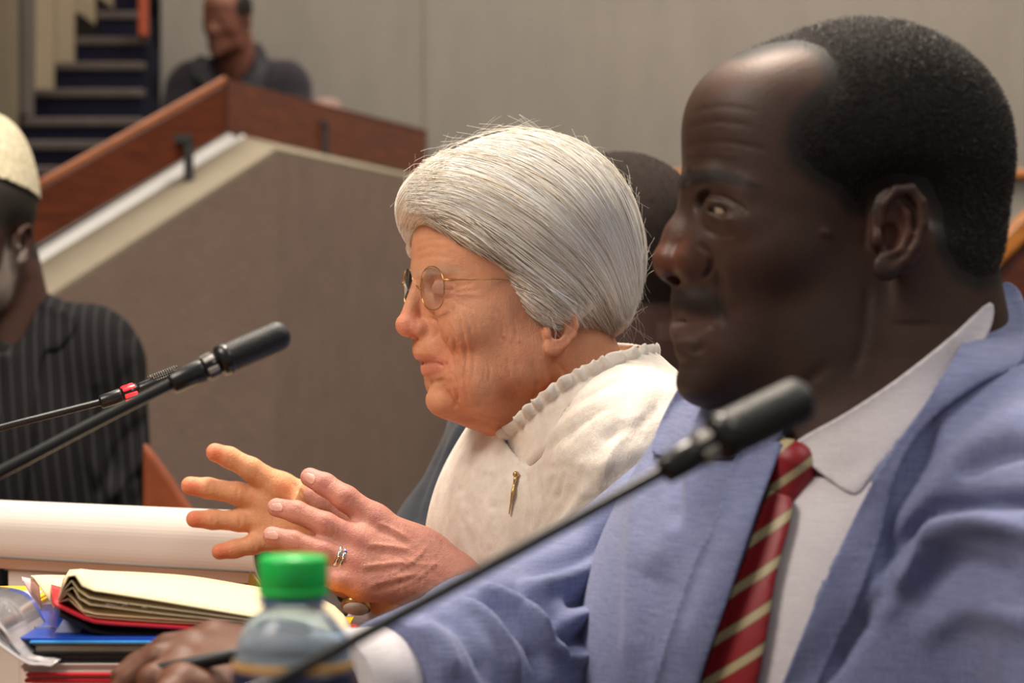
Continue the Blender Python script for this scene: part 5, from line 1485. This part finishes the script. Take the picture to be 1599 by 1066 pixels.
n1 = noise(nt, coords(nt, (1, 1, 3)), 260, 2); nt.links.new(ramp(nt, n1, [(.35, LIN(196, 170, 92)), (.65, LIN(226, 204, 132))]), bb.inputs['Base Color']); bump(nt, bb, n1, .8, .004)
patch(T_b2, [(800, 660), (760, 710), (728, 752), (694, 796), (648, 838), (640, 852), (664, 868), (696, 862), (716, 842), (744, 800), (784, 740), (820, 690)], 6, .006, .006, 'scarf', M_YEL, bp, 4)
V, Fc = lathe(w1, [(.037, -.01), (.039, 0), (.039, .02), (.036, .03)], 28, tuple(w1-e1)); link_mesh('shirt_cuff', V, Fc, M_SHIRT, bp)
hnd = Field(); hd = (w1-e1)/np.linalg.norm(w1-e1); hnd.cone(w1, w1+hd*.03+[0, 0, -.004], .024, .028, .01); hnd.ell(w1+hd*.07, (.045, .035, .018), .015)
for k in range(4):
    b0 = w1+hd*.09+np.array([-.02+.013*k, -.012+.010*k, 0]); hnd.chain([b0, b0+hd*.035+[0, 0, .004], b0+hd*.055+[0, 0, -.012], b0+hd*.062+[0, 0, -.03]], [.0105, .0095, .008, .007], .004, .01)
b0 = w1+hd*.05+np.array([-.03, 0, 0]); hnd.chain([b0, b0+[-.025, -.01, 0]+hd*.02, b0+[-.04, -.01, -.008]+hd*.045], [.012, .010, .008], .004, .01)
V, Q = mesh_field(hnd, *(axis_lines(w1[k]-.18, w1[k]+.12, .004) for k in range(3)))
V2, Q2 = V, Q
link_mesh('hand', V2, Q2, M_SKIN, ob, col=np.tile(LIN(90, 62, 50), (len(V2), 1)))
# ================================================================ desk and the things on it
M_DESK, nt, bb = mat_new('desk_wood', .4, .4)
g_ = noise(nt, coords(nt, (1, 8, 1)), 9, 4, .65)
nt.links.new(ramp(nt, g_, [(.3, LIN(92, 54, 30)), (.7, LIN(138, 88, 50))]), bb.inputs['Base Color'])
dk = empty('conference_desk', (-.7, 1.5, 0)); tag(dk, 'brown wooden conference desk under the papers, bottle and microphones', 'desk')
pl = [(-1.5, .55), (-.02, .55), (-.04, 1.30), (-.15, 2.45), (-1.5, 2.45)]
V, Fc = prism([(x, y, .72) for x, y in pl], (0, 0, .03), .004); link_mesh('desk_top', V, Fc, M_DESK, dk, False)
pl2 = [(-1.46, .60), (-.10, .60), (-.12, 1.30), (-.22, 2.40), (-1.46, 2.40)]
V, Fc = prism([(x, y, 0) for x, y in pl2], (0, 0, .72), .004); link_mesh('desk_front', V, Fc, M_WOOD, dk, False)

M_WPLAST = plain('white_vinyl', LIN(232, 224, 216), .22, .5, .02, 8)
M_PAPER = plain('paper', LIN(228, 222, 212), .8, .2, .03)
M_CREAM = plain('cream_paper', LIN(234, 217, 176), .8, .2, .03, 20)
M_BLACKC = plain('black_cover', LIN(24, 25, 28), .45, .4, .1)
M_BLUEC = plain('blue_cover', LIN(24, 72, 178), .28, .5, .1, 12)
M_BLUEE = plain('light_blue_edge', LIN(60, 150, 220), .3, .5)
M_REDC = plain('red_cover', LIN(196, 24, 40), .35, .5, .06)
M_YELC = plain('yellow_cover', LIN(250, 206, 20), .4, .4, .03)
M_GREYP = plain('grey_board', LIN(150, 146, 140), .6, .3, .05)
def block(name, mat, corners, z0, z1, parent, bev=.0015, shape=None):
    V, Fc = prism([(x, y, z0) for x, y in corners], (0, 0, z1-z0), bev); return link_mesh(name, V, Fc, mat, parent, False)
def rect(x0, y0, x1, y1, ang=0, about=None):
    c = about or (x0, y0); ca, sa = math.cos(ang), math.sin(ang)
    return [(c[0]+(x-c[0])*ca-(y-c[1])*sa, c[1]+(x-c[0])*sa+(y-c[1])*ca) for x, y in ((x0, y0), (x1, y0), (x1, y1), (x0, y1))]
def closed_book(name, label, cat, cor, z0, z1, cover, pages, ct=.0015):
    c = np.mean(np.array(cor), 0); e = empty(name, (c[0], c[1], z0)); tag(e, label, cat)
    block('back_cover_or_shadow', cover, cor, z0, z0+ct, e, .0004)
    ins = [tuple(np.array(p)+(c-np.array(p))*.02) for p in cor]
    block('pages', pages, ins, z0+ct, z1-ct, e, .0003); block('front_cover', cover, cor, z1-ct, z1, e, .0004); return e
X_ = lambda u, y: (u-799.5)/F*y
# pile under the white binder
xr_ = X_(396, 2.0); bang = -.42
far = rect(xr_-.32, 2.03, xr_-.005, 2.24, 0)
def ringbinder(name, label, cor, z0, z1, mat, spine_round=.010):
    pass
# white binder: cover boards, rounded spine towards us, sheets inside
y0, y1 = 2.0, 2.16; p0 = np.array([X_(394, y0), y0]); p1 = np.array([X_(-60, y1), y1]); dv = (p1-p0)/np.linalg.norm(p1-p0); nv = np.array([dv[1], -dv[0]]); nv = nv if nv[1] > 0 else -nv
zb0, zb1 = ZC-(915-533)/F*2.0, ZC-(800-533)/F*2.0; Lb = .315
for i, (z0, z1, m, lb, o) in enumerate(((.75, .792, M_BLACKC, 'thick black book at the bottom under the white binder', .004), (.792, zb0, M_GREYP, 'grey bound report directly under the white binder', -.003))):
    q = [p0+nv*(.02+o)+dv*.02, p0+nv*.22+dv*.02, p0+nv*.22+dv*(Lb-.02), p0+nv*(.02+o)+dv*(Lb-.02)]
    closed_book('book' if i == 0 else 'report', lb, 'book' if i == 0 else 'report', [tuple(x) for x in q], z0, z1, m, M_PAPER)
wb = empty('ring_binder', (p0[0], p0[1], zb0)); tag(wb, 'large glossy white ring binder lying flat behind the open notebook', 'binder')
prof = []; hgt = zb1-zb0
for t in np.linspace(-1, 1, 21): prof.append((.016*(t*t)**1.3-.0, zb0+hgt*.5+hgt*.5*t))
top = [(d, z) for d, z in prof]
th = .003
outer = [(.235, zb0)]+[(d+0, z) for d, z in prof]+[(.235, zb0+.024)]
inner = [(.235, zb0+.021)]+[(d+th, min(max(z, zb0+th), zb1-th)) for d, z in prof[::-1]]+[(.235, zb0+th)]
ring = outer+inner; n = len(ring); V = []
for s_ in (0, Lb):
    for d, z in ring: q = p0+nv*d+dv*s_; V.append((q[0], q[1], z))
no = len(outer)
Fc = [(i, (i+1) % n, (i+1) % n+n, i+n) for i in range(n)]
for k in range(no-1):
    a, b, c, d = k, k+1, n-2-k, n-1-k
    Fc.append((a, d, c, b)); Fc.append((a+n, b+n, c+n, d+n))
V, Fc = solid([np.array(v) for v in V], Fc); link_mesh('cover', V, Fc, M_WPLAST, wb, False)
q = [p0+nv*.022+dv*.003, p0+nv*.225+dv*.003, p0+nv*.225+dv*(Lb-.003), p0+nv*.022+dv*(Lb-.003)]
block('sheets', M_GREYP, [tuple(x) for x in q], zb0+.004, zb0+.018, wb)
V, Fc = tube([tuple(p0+nv*.004+dv*.0-0)+(zb0+.012,), tuple(p0+nv*.004+dv*Lb)+(zb0+.012,)], .0012, 6); link_mesh('spine_seam', V, Fc, M_GREYP, wb)
e_ = p0-dv*.0006+nv*.012
V, Fc = prism([(e_[0], e_[1], zb0+.046), (e_[0], e_[1], zb0+.054), tuple(e_+nv*.012)+(zb0+.054,), tuple(e_+nv*.012)+(zb0+.046,)], (.003, 0, 0), .0004); link_mesh('label_holder', V, Fc, plain('clear_tab', LIN(190, 200, 205), .2, .6), wb, False)

# pile in front: from the desk up
def pile_rect(u0, y0, w, d, ang=0): return rect(X_(u0, y0), y0, X_(u0, y0)+w, y0+d, ang)
zr = ZC-(1051-533)/F*1.44
closed_book('book', 'thick grey bound volume at the very bottom of the document pile', 'book', pile_rect(50, 1.47, .15, .22, .02), .75, .792, M_GREYP, M_PAPER)
closed_book('book', 'brown bound volume second from the bottom of the document pile', 'book', pile_rect(44, 1.46, .155, .22, -.02), .792, zr-.006, plain('brown_cover', LIN(96, 60, 40), .5), M_PAPER)
rf = empty('folder', (X_(40, 1.44), 1.44, zr-.006)); tag(rf, 'bright red folder under the white papers of the pile', 'folder')
block('cover', M_REDC, pile_rect(38, 1.44, .165, .24, .0), zr-.006, zr-.0035, rf, .0006); block('cover', M_REDC, pile_rect(40, 1.44, .165, .24, .0), zr-.0022, zr, rf, .0006); block('sheets', M_PAPER, pile_rect(48, 1.444, .155, .22, 0), zr-.0035, zr-.0022, rf, .0002)
zk = ZC-(1035-533)/F*1.45
wp = empty('paper_stack', (X_(40, 1.45), 1.45, zr)); tag(wp, 'loose white papers between the black notebooks and the red folder', 'papers')
rs = np.random.RandomState(2); nz = 7
for k in range(nz):
    a_ = zr+(zk-zr)*k/nz; block('sheet', M_PAPER, pile_rect(30+rs.rand()*14, 1.446+rs.rand()*.006, .16, .23, (rs.rand()-.5)*.02), a_, a_+(zk-zr)/nz*.8, wp, .0001)
zn2 = ZC-(1020-533)/F*1.45; zn1 = ZC-(1004-533)/F*1.45
closed_book('notebook', 'lower of the two black-covered notebooks in the pile', 'notebook', pile_rect(55, 1.45, .16, .21, .006), zk, zn2, M_BLACKC, plain('dark_pages', LIN(70, 66, 62), .7), .0018)
closed_book('notebook', 'upper black notebook with pale page edges, just under the blue folder', 'notebook', pile_rect(51, 1.448, .16, .21, -.004), zn2, zn1, M_BLACKC, plain('beige_pages', LIN(188, 174, 152), .7), .0014)
bf = empty('folder', (X_(0, 1.46), 1.46, zn1)); tag(bf, 'glossy blue folder under the open red notebook', 'folder')
block('cover', M_BLUEC, pile_rect(-60, 1.455, .195, .185, -.003), zn1+.0012, zn1+.0030, bf, .0005)
block('lower_edge', M_BLUEE, pile_rect(46, 1.449, .155, .18, -.003), zn1, zn1+.0012, bf, .0003)
# clear sleeve over the blue folder with a pale label
M_CLEAR, nt, bb = mat_new('clear_plastic', .08, .6, (.93, .95, .98)); bb.inputs['Transmission Weight'].default_value = .92; bb.inputs['IOR'].default_value = 1.15
zs = zn1+.0034
lab = link_mesh('label', *prism([(x, y, zs) for x, y in pile_rect(86, 1.475, .016, .155, .12)], (0, 0, .0003)), plain('lilac_label', LIN(160, 165, 205), .4), bf, False)
cs_ = empty('plastic_sleeve', (X_(0, 1.47), 1.47, zk)); tag(cs_, 'bundle of clear plastic sleeves with curled edges at the left of the pile', 'sleeves')
for k in range(4):
    sec = [(-70-k*6, 940+k*14), (-20, 948+k*16), (4, 968+k*14), (18+k*3, 996+k*10), (34+k*4, 1018+k*6), (58+k*2, 1028+k*3), (80, 1030+k*3)]
    sp = spline(sec, 5); Va = [P(u, v, 1.438-k*.006) for u, v in sp]; Vb = [np.array(v)+[0, .10, -.0] for v in Va]; m = len(sp)
    o = link_mesh('sleeve', Va+Vb, [(i, i+1, i+1+m, i+m) for i in range(m-1)], M_CLEAR if k % 2 == 0 else plain('milky_plastic', LIN(196, 190, 192), .25, .6, .03), cs_); sd_ = o.modifiers.new('s', 'SOLIDIFY'); sd_.thickness = .0007; sd_.offset = -1
# crinkles of plastic on the blue folder
for (a0, a1, a2) in (((14, 984), (40, 988), (84, 990)), ((50, 996), (70, 990), (86, 998))):
    V, Fc = tube([P(*a0, 1.50)*[1, 1, 0]+[0, 0, zs], P(*a1, 1.505)*[1, 1, 0]+[0, 0, zs+.001], P(*a2, 1.50)*[1, 1, 0]+[0, 0, zs]], .0007, 6); link_mesh('crinkle', V, Fc, M_CLEAR, cs_)
# yellow folder and loose sheets behind
yf = empty('folder', (X_(0, 1.74), 1.74, .80)); tag(yf, 'yellow folder at the left edge behind the blue folder', 'folder')
zy = ZC-(948-533)/F*1.70
block('cover', M_YELC, rect(X_(-80, 1.69), 1.69, X_(34, 1.69), 1.84, 0), zy-.003, zy-.0012, yf, .0005); block('cover', M_YELC, rect(X_(-80, 1.70), 1.70, X_(36, 1.70), 1.84, 0), zy-.0008, zy+.001, yf, .0005)
block('label', plain('pale_label', LIN(205, 196, 214), .5), rect(X_(6, 1.74), 1.74, X_(44, 1.74), 1.80, 0), zy+.001, zy+.0016, yf, .0002)
closed_book('book', 'dark bound volume lying under the yellow folder', 'book', rect(X_(-80, 1.70), 1.70, X_(30, 1.70), 1.86), .75, zy-.003, M_BLACKC, M_PAPER)
# open notebook with curling pages
nbk = empty('notebook', tuple(P(200, 975, 1.5))); tag(nbk, 'open red-covered notebook with curling cream pages', 'notebook')
def sheet_strip(name, near, yn, farp, yf_, mat, th, parent=nbk, m=26):
    a = spline(near, 8); b = spline(farp, 8)
    def rsmp(q):
        s = np.concatenate([[0], np.cumsum(np.linalg.norm(np.diff(q, axis=0), axis=1))]); t = np.linspace(0, s[-1], m); return np.stack([np.interp(t, s, q[:, k]) for k in (0, 1)], 1)
    a, b = rsmp(a), rsmp(b); V = []
    for t in np.linspace(0, 1, 5):
        for i in range(m): V.append(P(*a[i], yn)*(1-t)+P(*b[i], yf_)*t)
    Fc = [(r*m+i, r*m+i+1, (r+1)*m+i+1, (r+1)*m+i) for r in range(4) for i in range(m-1)]
    o = link_mesh(name, V, Fc, mat, parent); s_ = o.modifiers.new('s', 'SOLIDIFY'); s_.thickness = th; s_.offset = -1; return o
sheet_strip('cover', [(84, 939), (110, 952), (136, 964), (165, 970), (312, 980), (520, 1000)], 1.46, [(80, 912), (110, 920), (140, 928), (200, 934), (340, 940), (560, 975)], 1.66, M_REDC, .0022)
near_ = [
 [(90, 936), (97, 915), (112, 890), (122, 904), (136, 918), (175, 925), (250, 937), (375, 958), (470, 973), (548, 984)],
 [(90, 936), (99, 920), (110, 905), (124, 922), (138, 932), (175, 938), (250, 948), (375, 965), (470, 978), (548, 987)],
 [(90, 937), (100, 926), (110, 912), (122, 930), (132, 941), (165, 946), (250, 957), (375, 970), (470, 982), (548, 990)],
 [(91, 938), (100, 928), (108, 926), (120, 940), (132, 954), (165, 959), (250, 965), (375, 974), (470, 986), (548, 992)],
 [(91, 939), (101, 933), (112, 937), (124, 950), (136, 960), (165, 964), (250, 970), (375, 977), (470, 988), (548, 994)]]
far_ = [(98, 905), (104, 895), (114, 887), (150, 890), (220, 893), (300, 899), (380, 912), (440, 922), (500, 934), (528, 950), (548, 974)]
for k, q in enumerate(near_):
    fk = [(u, v+k*5) for u, v in far_]
    sheet_strip('page', q, 1.462+.001*k, fk, 1.655, M_CREAM, .0010 if k in (0,) else .0007)
sheet_strip('back_cover_or_shadow', [(96, 954), (136, 972), (165, 984), (312, 989), (548, 1004)], 1.468, [(90, 930), (136, 940), (200, 945), (340, 952), (560, 985)], 1.64, M_BLACKC, .004)  # black strip standing in for the shadow under the red cover
# handwriting on the open page: short pen marks
ink = plain('ink', LIN(150, 140, 130), .7)
rs = np.random.RandomState(4); VV, FF = [], []
def mark(u, v, L_, y, lift=0):
    global VV, FF
    q = [P(u+t*L_, v+lift+rs.randn()*1.2, y) for t in np.linspace(0, 1, 6)]; V, Fc = tube(q, .00022, 4); o = len(VV); VV += V; FF += [tuple(i+o for i in f) for f in Fc]
for k in range(9): mark(158+k*5+rs.rand()*3, 958-12+rs.randn()*1.5-2, 3.5, 1.459)
for k in range(3): mark(222+k*4, 948+rs.randn(), 4, 1.459)
pen_m = link_mesh('handwriting', VV, FF, ink, nbk); pen_m['kind'] = 'stuff'
# loose cream sheet and a crumpled pinkish one behind the notebook
ls = empty('loose_paper', tuple(P(60, 940, 1.66))); tag(ls, 'loose cream and pinkish sheets fanned behind the open notebook', 'papers')
sheet_strip('sheet', [(52, 900), (70, 925), (86, 950)], 1.60, [(48, 898), (75, 897), (112, 898)], 1.72, M_CREAM, .0006, ls)
sheet_strip('sheet', [(36, 905), (50, 930), (66, 954)], 1.61, [(34, 900), (44, 902), (60, 905)], 1.70, plain('pink_paper', LIN(226, 196, 200), .7), .0006, ls)
ynote = empty('sticky_note', tuple(P(398, 905, 1.95))); tag(ynote, 'pale yellow slip standing up between the binder and the green-capped bottle', 'paper')
V, Fc = prism([P(386, 922, 1.93), P(412, 922, 1.95), P(404, 906, 1.95), P(390, 892, 1.93)], (0, .001, 0)); link_mesh('slip', V, Fc, plain('yellow_slip', LIN(240, 222, 120), .7), ynote, False)
yo = empty('folder', (float(X_(545, 1.72)), 1.72, .79)); tag(yo, 'orange-yellow folder corner showing right of the water bottle', 'folder')
zz = P(0, 972, 1.72)[2]
block('cover', plain('orange_yellow', LIN(236, 176, 20), .4), rect(X_(430, 1.66), 1.66, X_(538, 1.66), 1.76, 0), zz-.002, zz, yo, .0004); block('sheets', M_PAPER, rect(X_(430, 1.66), 1.66, X_(534, 1.66), 1.755, 0), .75, zz-.002, yo, .001)
# writing pad under the suited man's hand
pad = closed_book('writing_pad', 'black writing pad on a file under the dark hand that holds a pen', 'notepad', rect(X_(120, 1.2), 1.14, X_(500, 1.2), 1.42, .03), .75, .812, M_BLACKC, M_PAPER)
# pen
pn_ = empty('pen', tuple(P(255, 1045, 1.258))); tag(pn_, 'black pen with a silver tip held in the dark hand', 'pen')
a0, a1 = P(216, 1052, 1.262), P(330, 1030, 1.252); d_ = a1-a0
V, Fc = tube([a0, a0+d_*.03, a0+d_*.10, a0+d_*.18], [.0006, .0012, .0024, .0030], 14); link_mesh('tip', V, Fc, M_SIL, pn_)
V, Fc = tube([a0+d_*.18, a0+d_*.2, a0+d_*1.6, a0+d_*1.62], [.0034, .0038, .0040, .003], 14); link_mesh('barrel', V, Fc, M_BLACKC, pn_)

# water bottle
bc = np.array([X_(458, .97), .97, .75]); zc_ = lambda v: ZC-(v-533)/F*.97-.75
bt = empty('water_bottle', tuple(bc)); tag(bt, 'clear plastic water bottle with a green screw cap and dark label', 'bottle')
M_PET, nt, bb = mat_new('clear_pet', .03, .5, (.72, .85, .96)); bb.inputs['Transmission Weight'].default_value = .80; bb.inputs['IOR'].default_value = 1.22
M_WATER, nt, bb = mat_new('water', .25, .5, (.74, .88, 1.0)); bb.inputs['Transmission Weight'].default_value = 1; bb.inputs['IOR'].default_value = 1.10
bprof = [(.0, .004), (.020, 0), (.0255, .004), (.0265, .012), (.0262, .05), (.0262, .095), (.0258, zc_(1062)), (.0252, zc_(1045)), (.0248, zc_(1030)), (.0246, zc_(1024)), (.0236, zc_(1012)), (.0240, zc_(1006)), (.0228, zc_(994)), (.0208, zc_(980)), (.0178, zc_(965)), (.0148, zc_(954)), (.0128, zc_(946)), (.0126, zc_(930)), (.0126, zc_(925))]
sm = spline([p for p in bprof], 4); sm[:, 0] = np.maximum(sm[:, 0], 0)
inn_ = [(max(r-.0007, 0), z+(.0007 if z < .01 else 0)) for r, z in sm[::-1]]
V, Fc = lathe(bc, list(map(tuple, sm))+inn_, 48); link_mesh('bottle_body', V, Fc[:-2], M_PET, bt)
wl = zc_(1012); wp_ = [(max(r-.0009, .0001), z+(.001 if z < .01 else 0)) for r, z in sm if z < wl]; wp_.append((wp_[-1][0]-.0003, wl))
V, Fc = lathe(bc, wp_, 48); link_mesh('water', V, Fc, M_WATER, bt)
capm = plain('green_cap', LIN(30, 200, 88), .35, .5, .04)
ct = zc_(868); cb = zc_(930)
cp_ = [(.0140, cb), (.0147, cb+.0005), (.0147, cb+.0030), (.0142, cb+.0034), (.0146, cb+.0038), (.0146, ct-.0014), (.0138, ct), (.0001, ct+.0002)]
V, Fc = lathe(bc, cp_, 64); V = np.array(V)
for i in range(len(V)):
    r = math.hypot(V[i][0]-bc[0], V[i][1]-bc[1])
    if cb+.0037+bc[2] < V[i][2] < ct-.001+bc[2] and i % 2: V[i][:2] = bc[:2]+(V[i][:2]-bc[:2])*.975
cap_o = link_mesh('cap', V, Fc, capm, bt)
V, Fc = lathe(bc, [(.0128, zc_(941)), (.0150, zc_(940)), (.0150, zc_(936)), (.0128, zc_(935))], 48); link_mesh('neck_ring', V, Fc, plain('blue_ring', LIN(36, 92, 150), .3, .5), bt)
V, Fc = lathe(bc, [(.0268, .045), (.0270, .046), (.0262, zc_(1052)), (.0256, zc_(1042)), (.0254, zc_(1042))], 64)
lb_ = link_mesh('label', V, Fc[:-2], plain('navy_label', LIN(26, 32, 62), .35, .4, .2, 60), bt)
V, Fc = lathe(bc, [(.0257, zc_(1042)), (.0259, zc_(1041)), (.0254, zc_(1029)), (.0251, zc_(1028))], 64); link_mesh('label_band', V, Fc[:-2], plain('tan_band', LIN(190, 150, 92), .35, .4), lb_)

# microphones
M_FOAM, nt, bb = mat_new('mic_foam', .42, .5); n1 = noise(nt, coords(nt), 900, 2); nt.links.new(ramp(nt, n1, [(.4, LIN(14, 15, 16)), (.6, LIN(34, 36, 38))]), bb.inputs['Base Color']); bump(nt, bb, n1, .5, .001)
M_MBLK = plain('mic_black', LIN(22, 23, 25), .3, .5, .08)
M_MGRY = plain('mic_grey', LIN(120, 116, 112), .3, .5, .05, metal=.6)
M_WIN = plain('led_window_off', LIN(165, 162, 156), .3, .5)
M_LED, nt, bb = mat_new('red_led', .3, .5, (1, .02, .03)); bb.inputs['Emission Color'].default_value = (1, .012, .016, 1); bb.inputs['Emission Strength'].default_value = 4
def mic(label, rod, c1, h0, h1, rr, rc, rh, lit, base, flat=False):
    e = empty('microphone', tuple(base)); tag(e, label, 'microphone', 'gooseneck desk microphones')
    V, Fc = lathe(base, [(.035, 0), (.05, .001), (.052, .006), (.046, .020), (.02, .026), (rr*1.8, .032), (rr*1.5, .055)], 32); link_mesh('base', V, Fc, M_MBLK, e)
    pts = [np.array(base)+[0, 0, .03]]+rod
    V, Fc = tube(spline(pts, 14), rr, 14); link_mesh('gooseneck', V, Fc, M_MBLK, e)
    r1 = rod[-1]; d = c1-r1
    V, Fc = tube([r1-d*.03, r1, r1+d*.06, r1+d*.5, r1+d*.94, c1], [rr, rc*.9, rc, rc*1.04, rc*1.08, rc], 24); cn = link_mesh('connector', V, Fc, M_MBLK, e)
    # light ring windows
    dn_ = (h0-c1); n_ = dn_/np.linalg.norm(dn_); V, Fc = tube([c1, h0], [rc*1.0, rc*1.12], 24); link_mesh('light_ring', V, Fc, M_MBLK, e)
    a_ = np.cross(n_, [0, 0, 1.]); a_ /= np.linalg.norm(a_); b_ = np.cross(n_, a_)
    for k in range(6):
        t = 2*math.pi*(k+.25)/6; o_ = (a_*math.cos(t)+b_*math.sin(t)); c = (c1+h0)/2+o_*(rc*1.03); L_ = np.linalg.norm(h0-c1)
        w = np.cross(n_, o_)
        corners = [c+n_*sx*L_*.38+w*sy*rc*.26-o_*.0012 for sx, sy in ((-1, -1), (1, -1), (1, 1), (-1, 1))]
        V, Fc = prism(corners, o_*(.0012+.0008+.0003), .0003); link_mesh('light_window', V, Fc, M_LED if lit else M_WIN, e)
    hd_ = h1-h0; Lh = np.linalg.norm(hd_); u_ = hd_/Lh
    if flat:
        prof = [(0, .9), (.10, 1.05), (.35, 1.15), (.7, 1.1), (.92, .9), (1, .5)]
        V, Fc = tube([h0+hd_*t for t, _ in prof], [rh*s for _, s in prof], 24, True, .75); link_mesh('head', V, Fc, M_MBLK, e)
        # grille: raised perforated oval facing up
        VV, FF = [], []
        upn = np.array([0, -.45, 1.]); upn -= u_*(upn@u_); upn /= np.linalg.norm(upn); sd = np.cross(u_, upn)
        for i in range(14):
            for j in range(-3, 4):
                if (i/13*2-1)**2+(j/3.6)**2 > 1: continue
                c = h0+hd_*(.30+.62*i/13)+sd*j*rh*.26+upn*(rh*1.12-abs(j)**2*rh*.045); V, Fc = lathe(c, [(rh*.10, -.0008), (rh*.12, 0), (rh*.08, .0005)], 6, tuple(upn)); o = len(VV); VV += V; FF += [tuple(q+o for q in f) for f in Fc]
        g = link_mesh('grille', VV, FF, M_MGRY, e); g['kind'] = 'stuff'
    else:
        s = np.linspace(0, 1, 24); 
        def pr(t):
            if t < .10: return .62+.38*(t/.10)**.6
            if t > .84: return math.sqrt(max(1-((t-.84)/.16)**2, 0.0004))
            return 1.0
        V, Fc = tube([h0+hd_*t for t in s], [rh*pr(t) for t in s], 32); link_mesh('windscreen', V, Fc, M_FOAM, e)
        V, Fc = tube([h0+hd_*.02, h0+hd_*.05, h0+hd_*.16, h0+hd_*.18], [rh*.7, rh*1.03, rh*1.06, rh*.98], 32); link_mesh('collar', V, Fc, M_MBLK, e)
    return e
mic('black desk microphone with a foam head, unlit, in front of the pinstriped suit', [P(-160, 815, 1.30), P(0, 737, 1.33), P(140, 664, 1.36), P(268, 599, 1.385)], P(318, 577, 1.39), P(338, 567, 1.393), P(452, 517, 1.41), .0036, .0066, .0092, False, (-.52, 1.22, .75))
mic('slim desk microphone with red lit indicator ring, behind the unlit one', [P(-200, 722, 1.86), P(0, 668, 1.90), P(90, 645, 1.92), P(157, 628, 1.935)], P(190, 617, 1.94), P(214, 609, 1.945), P(285, 582, 1.955), .0030, .0058, .0070, True, (-.72, 1.80, .75), True)
mic('blurred foreground microphone reaching up in front of the suited man\'s chin', [P(250, 1165, .835), P(430, 1066, .86), P(740, 897, .895), P(1036, 735, .93)], P(1085, 706, .935), P(1112, 690, .938), P(1266, 616, .955), .0027, .0062, .0098, False, (-.21, .80, .75))
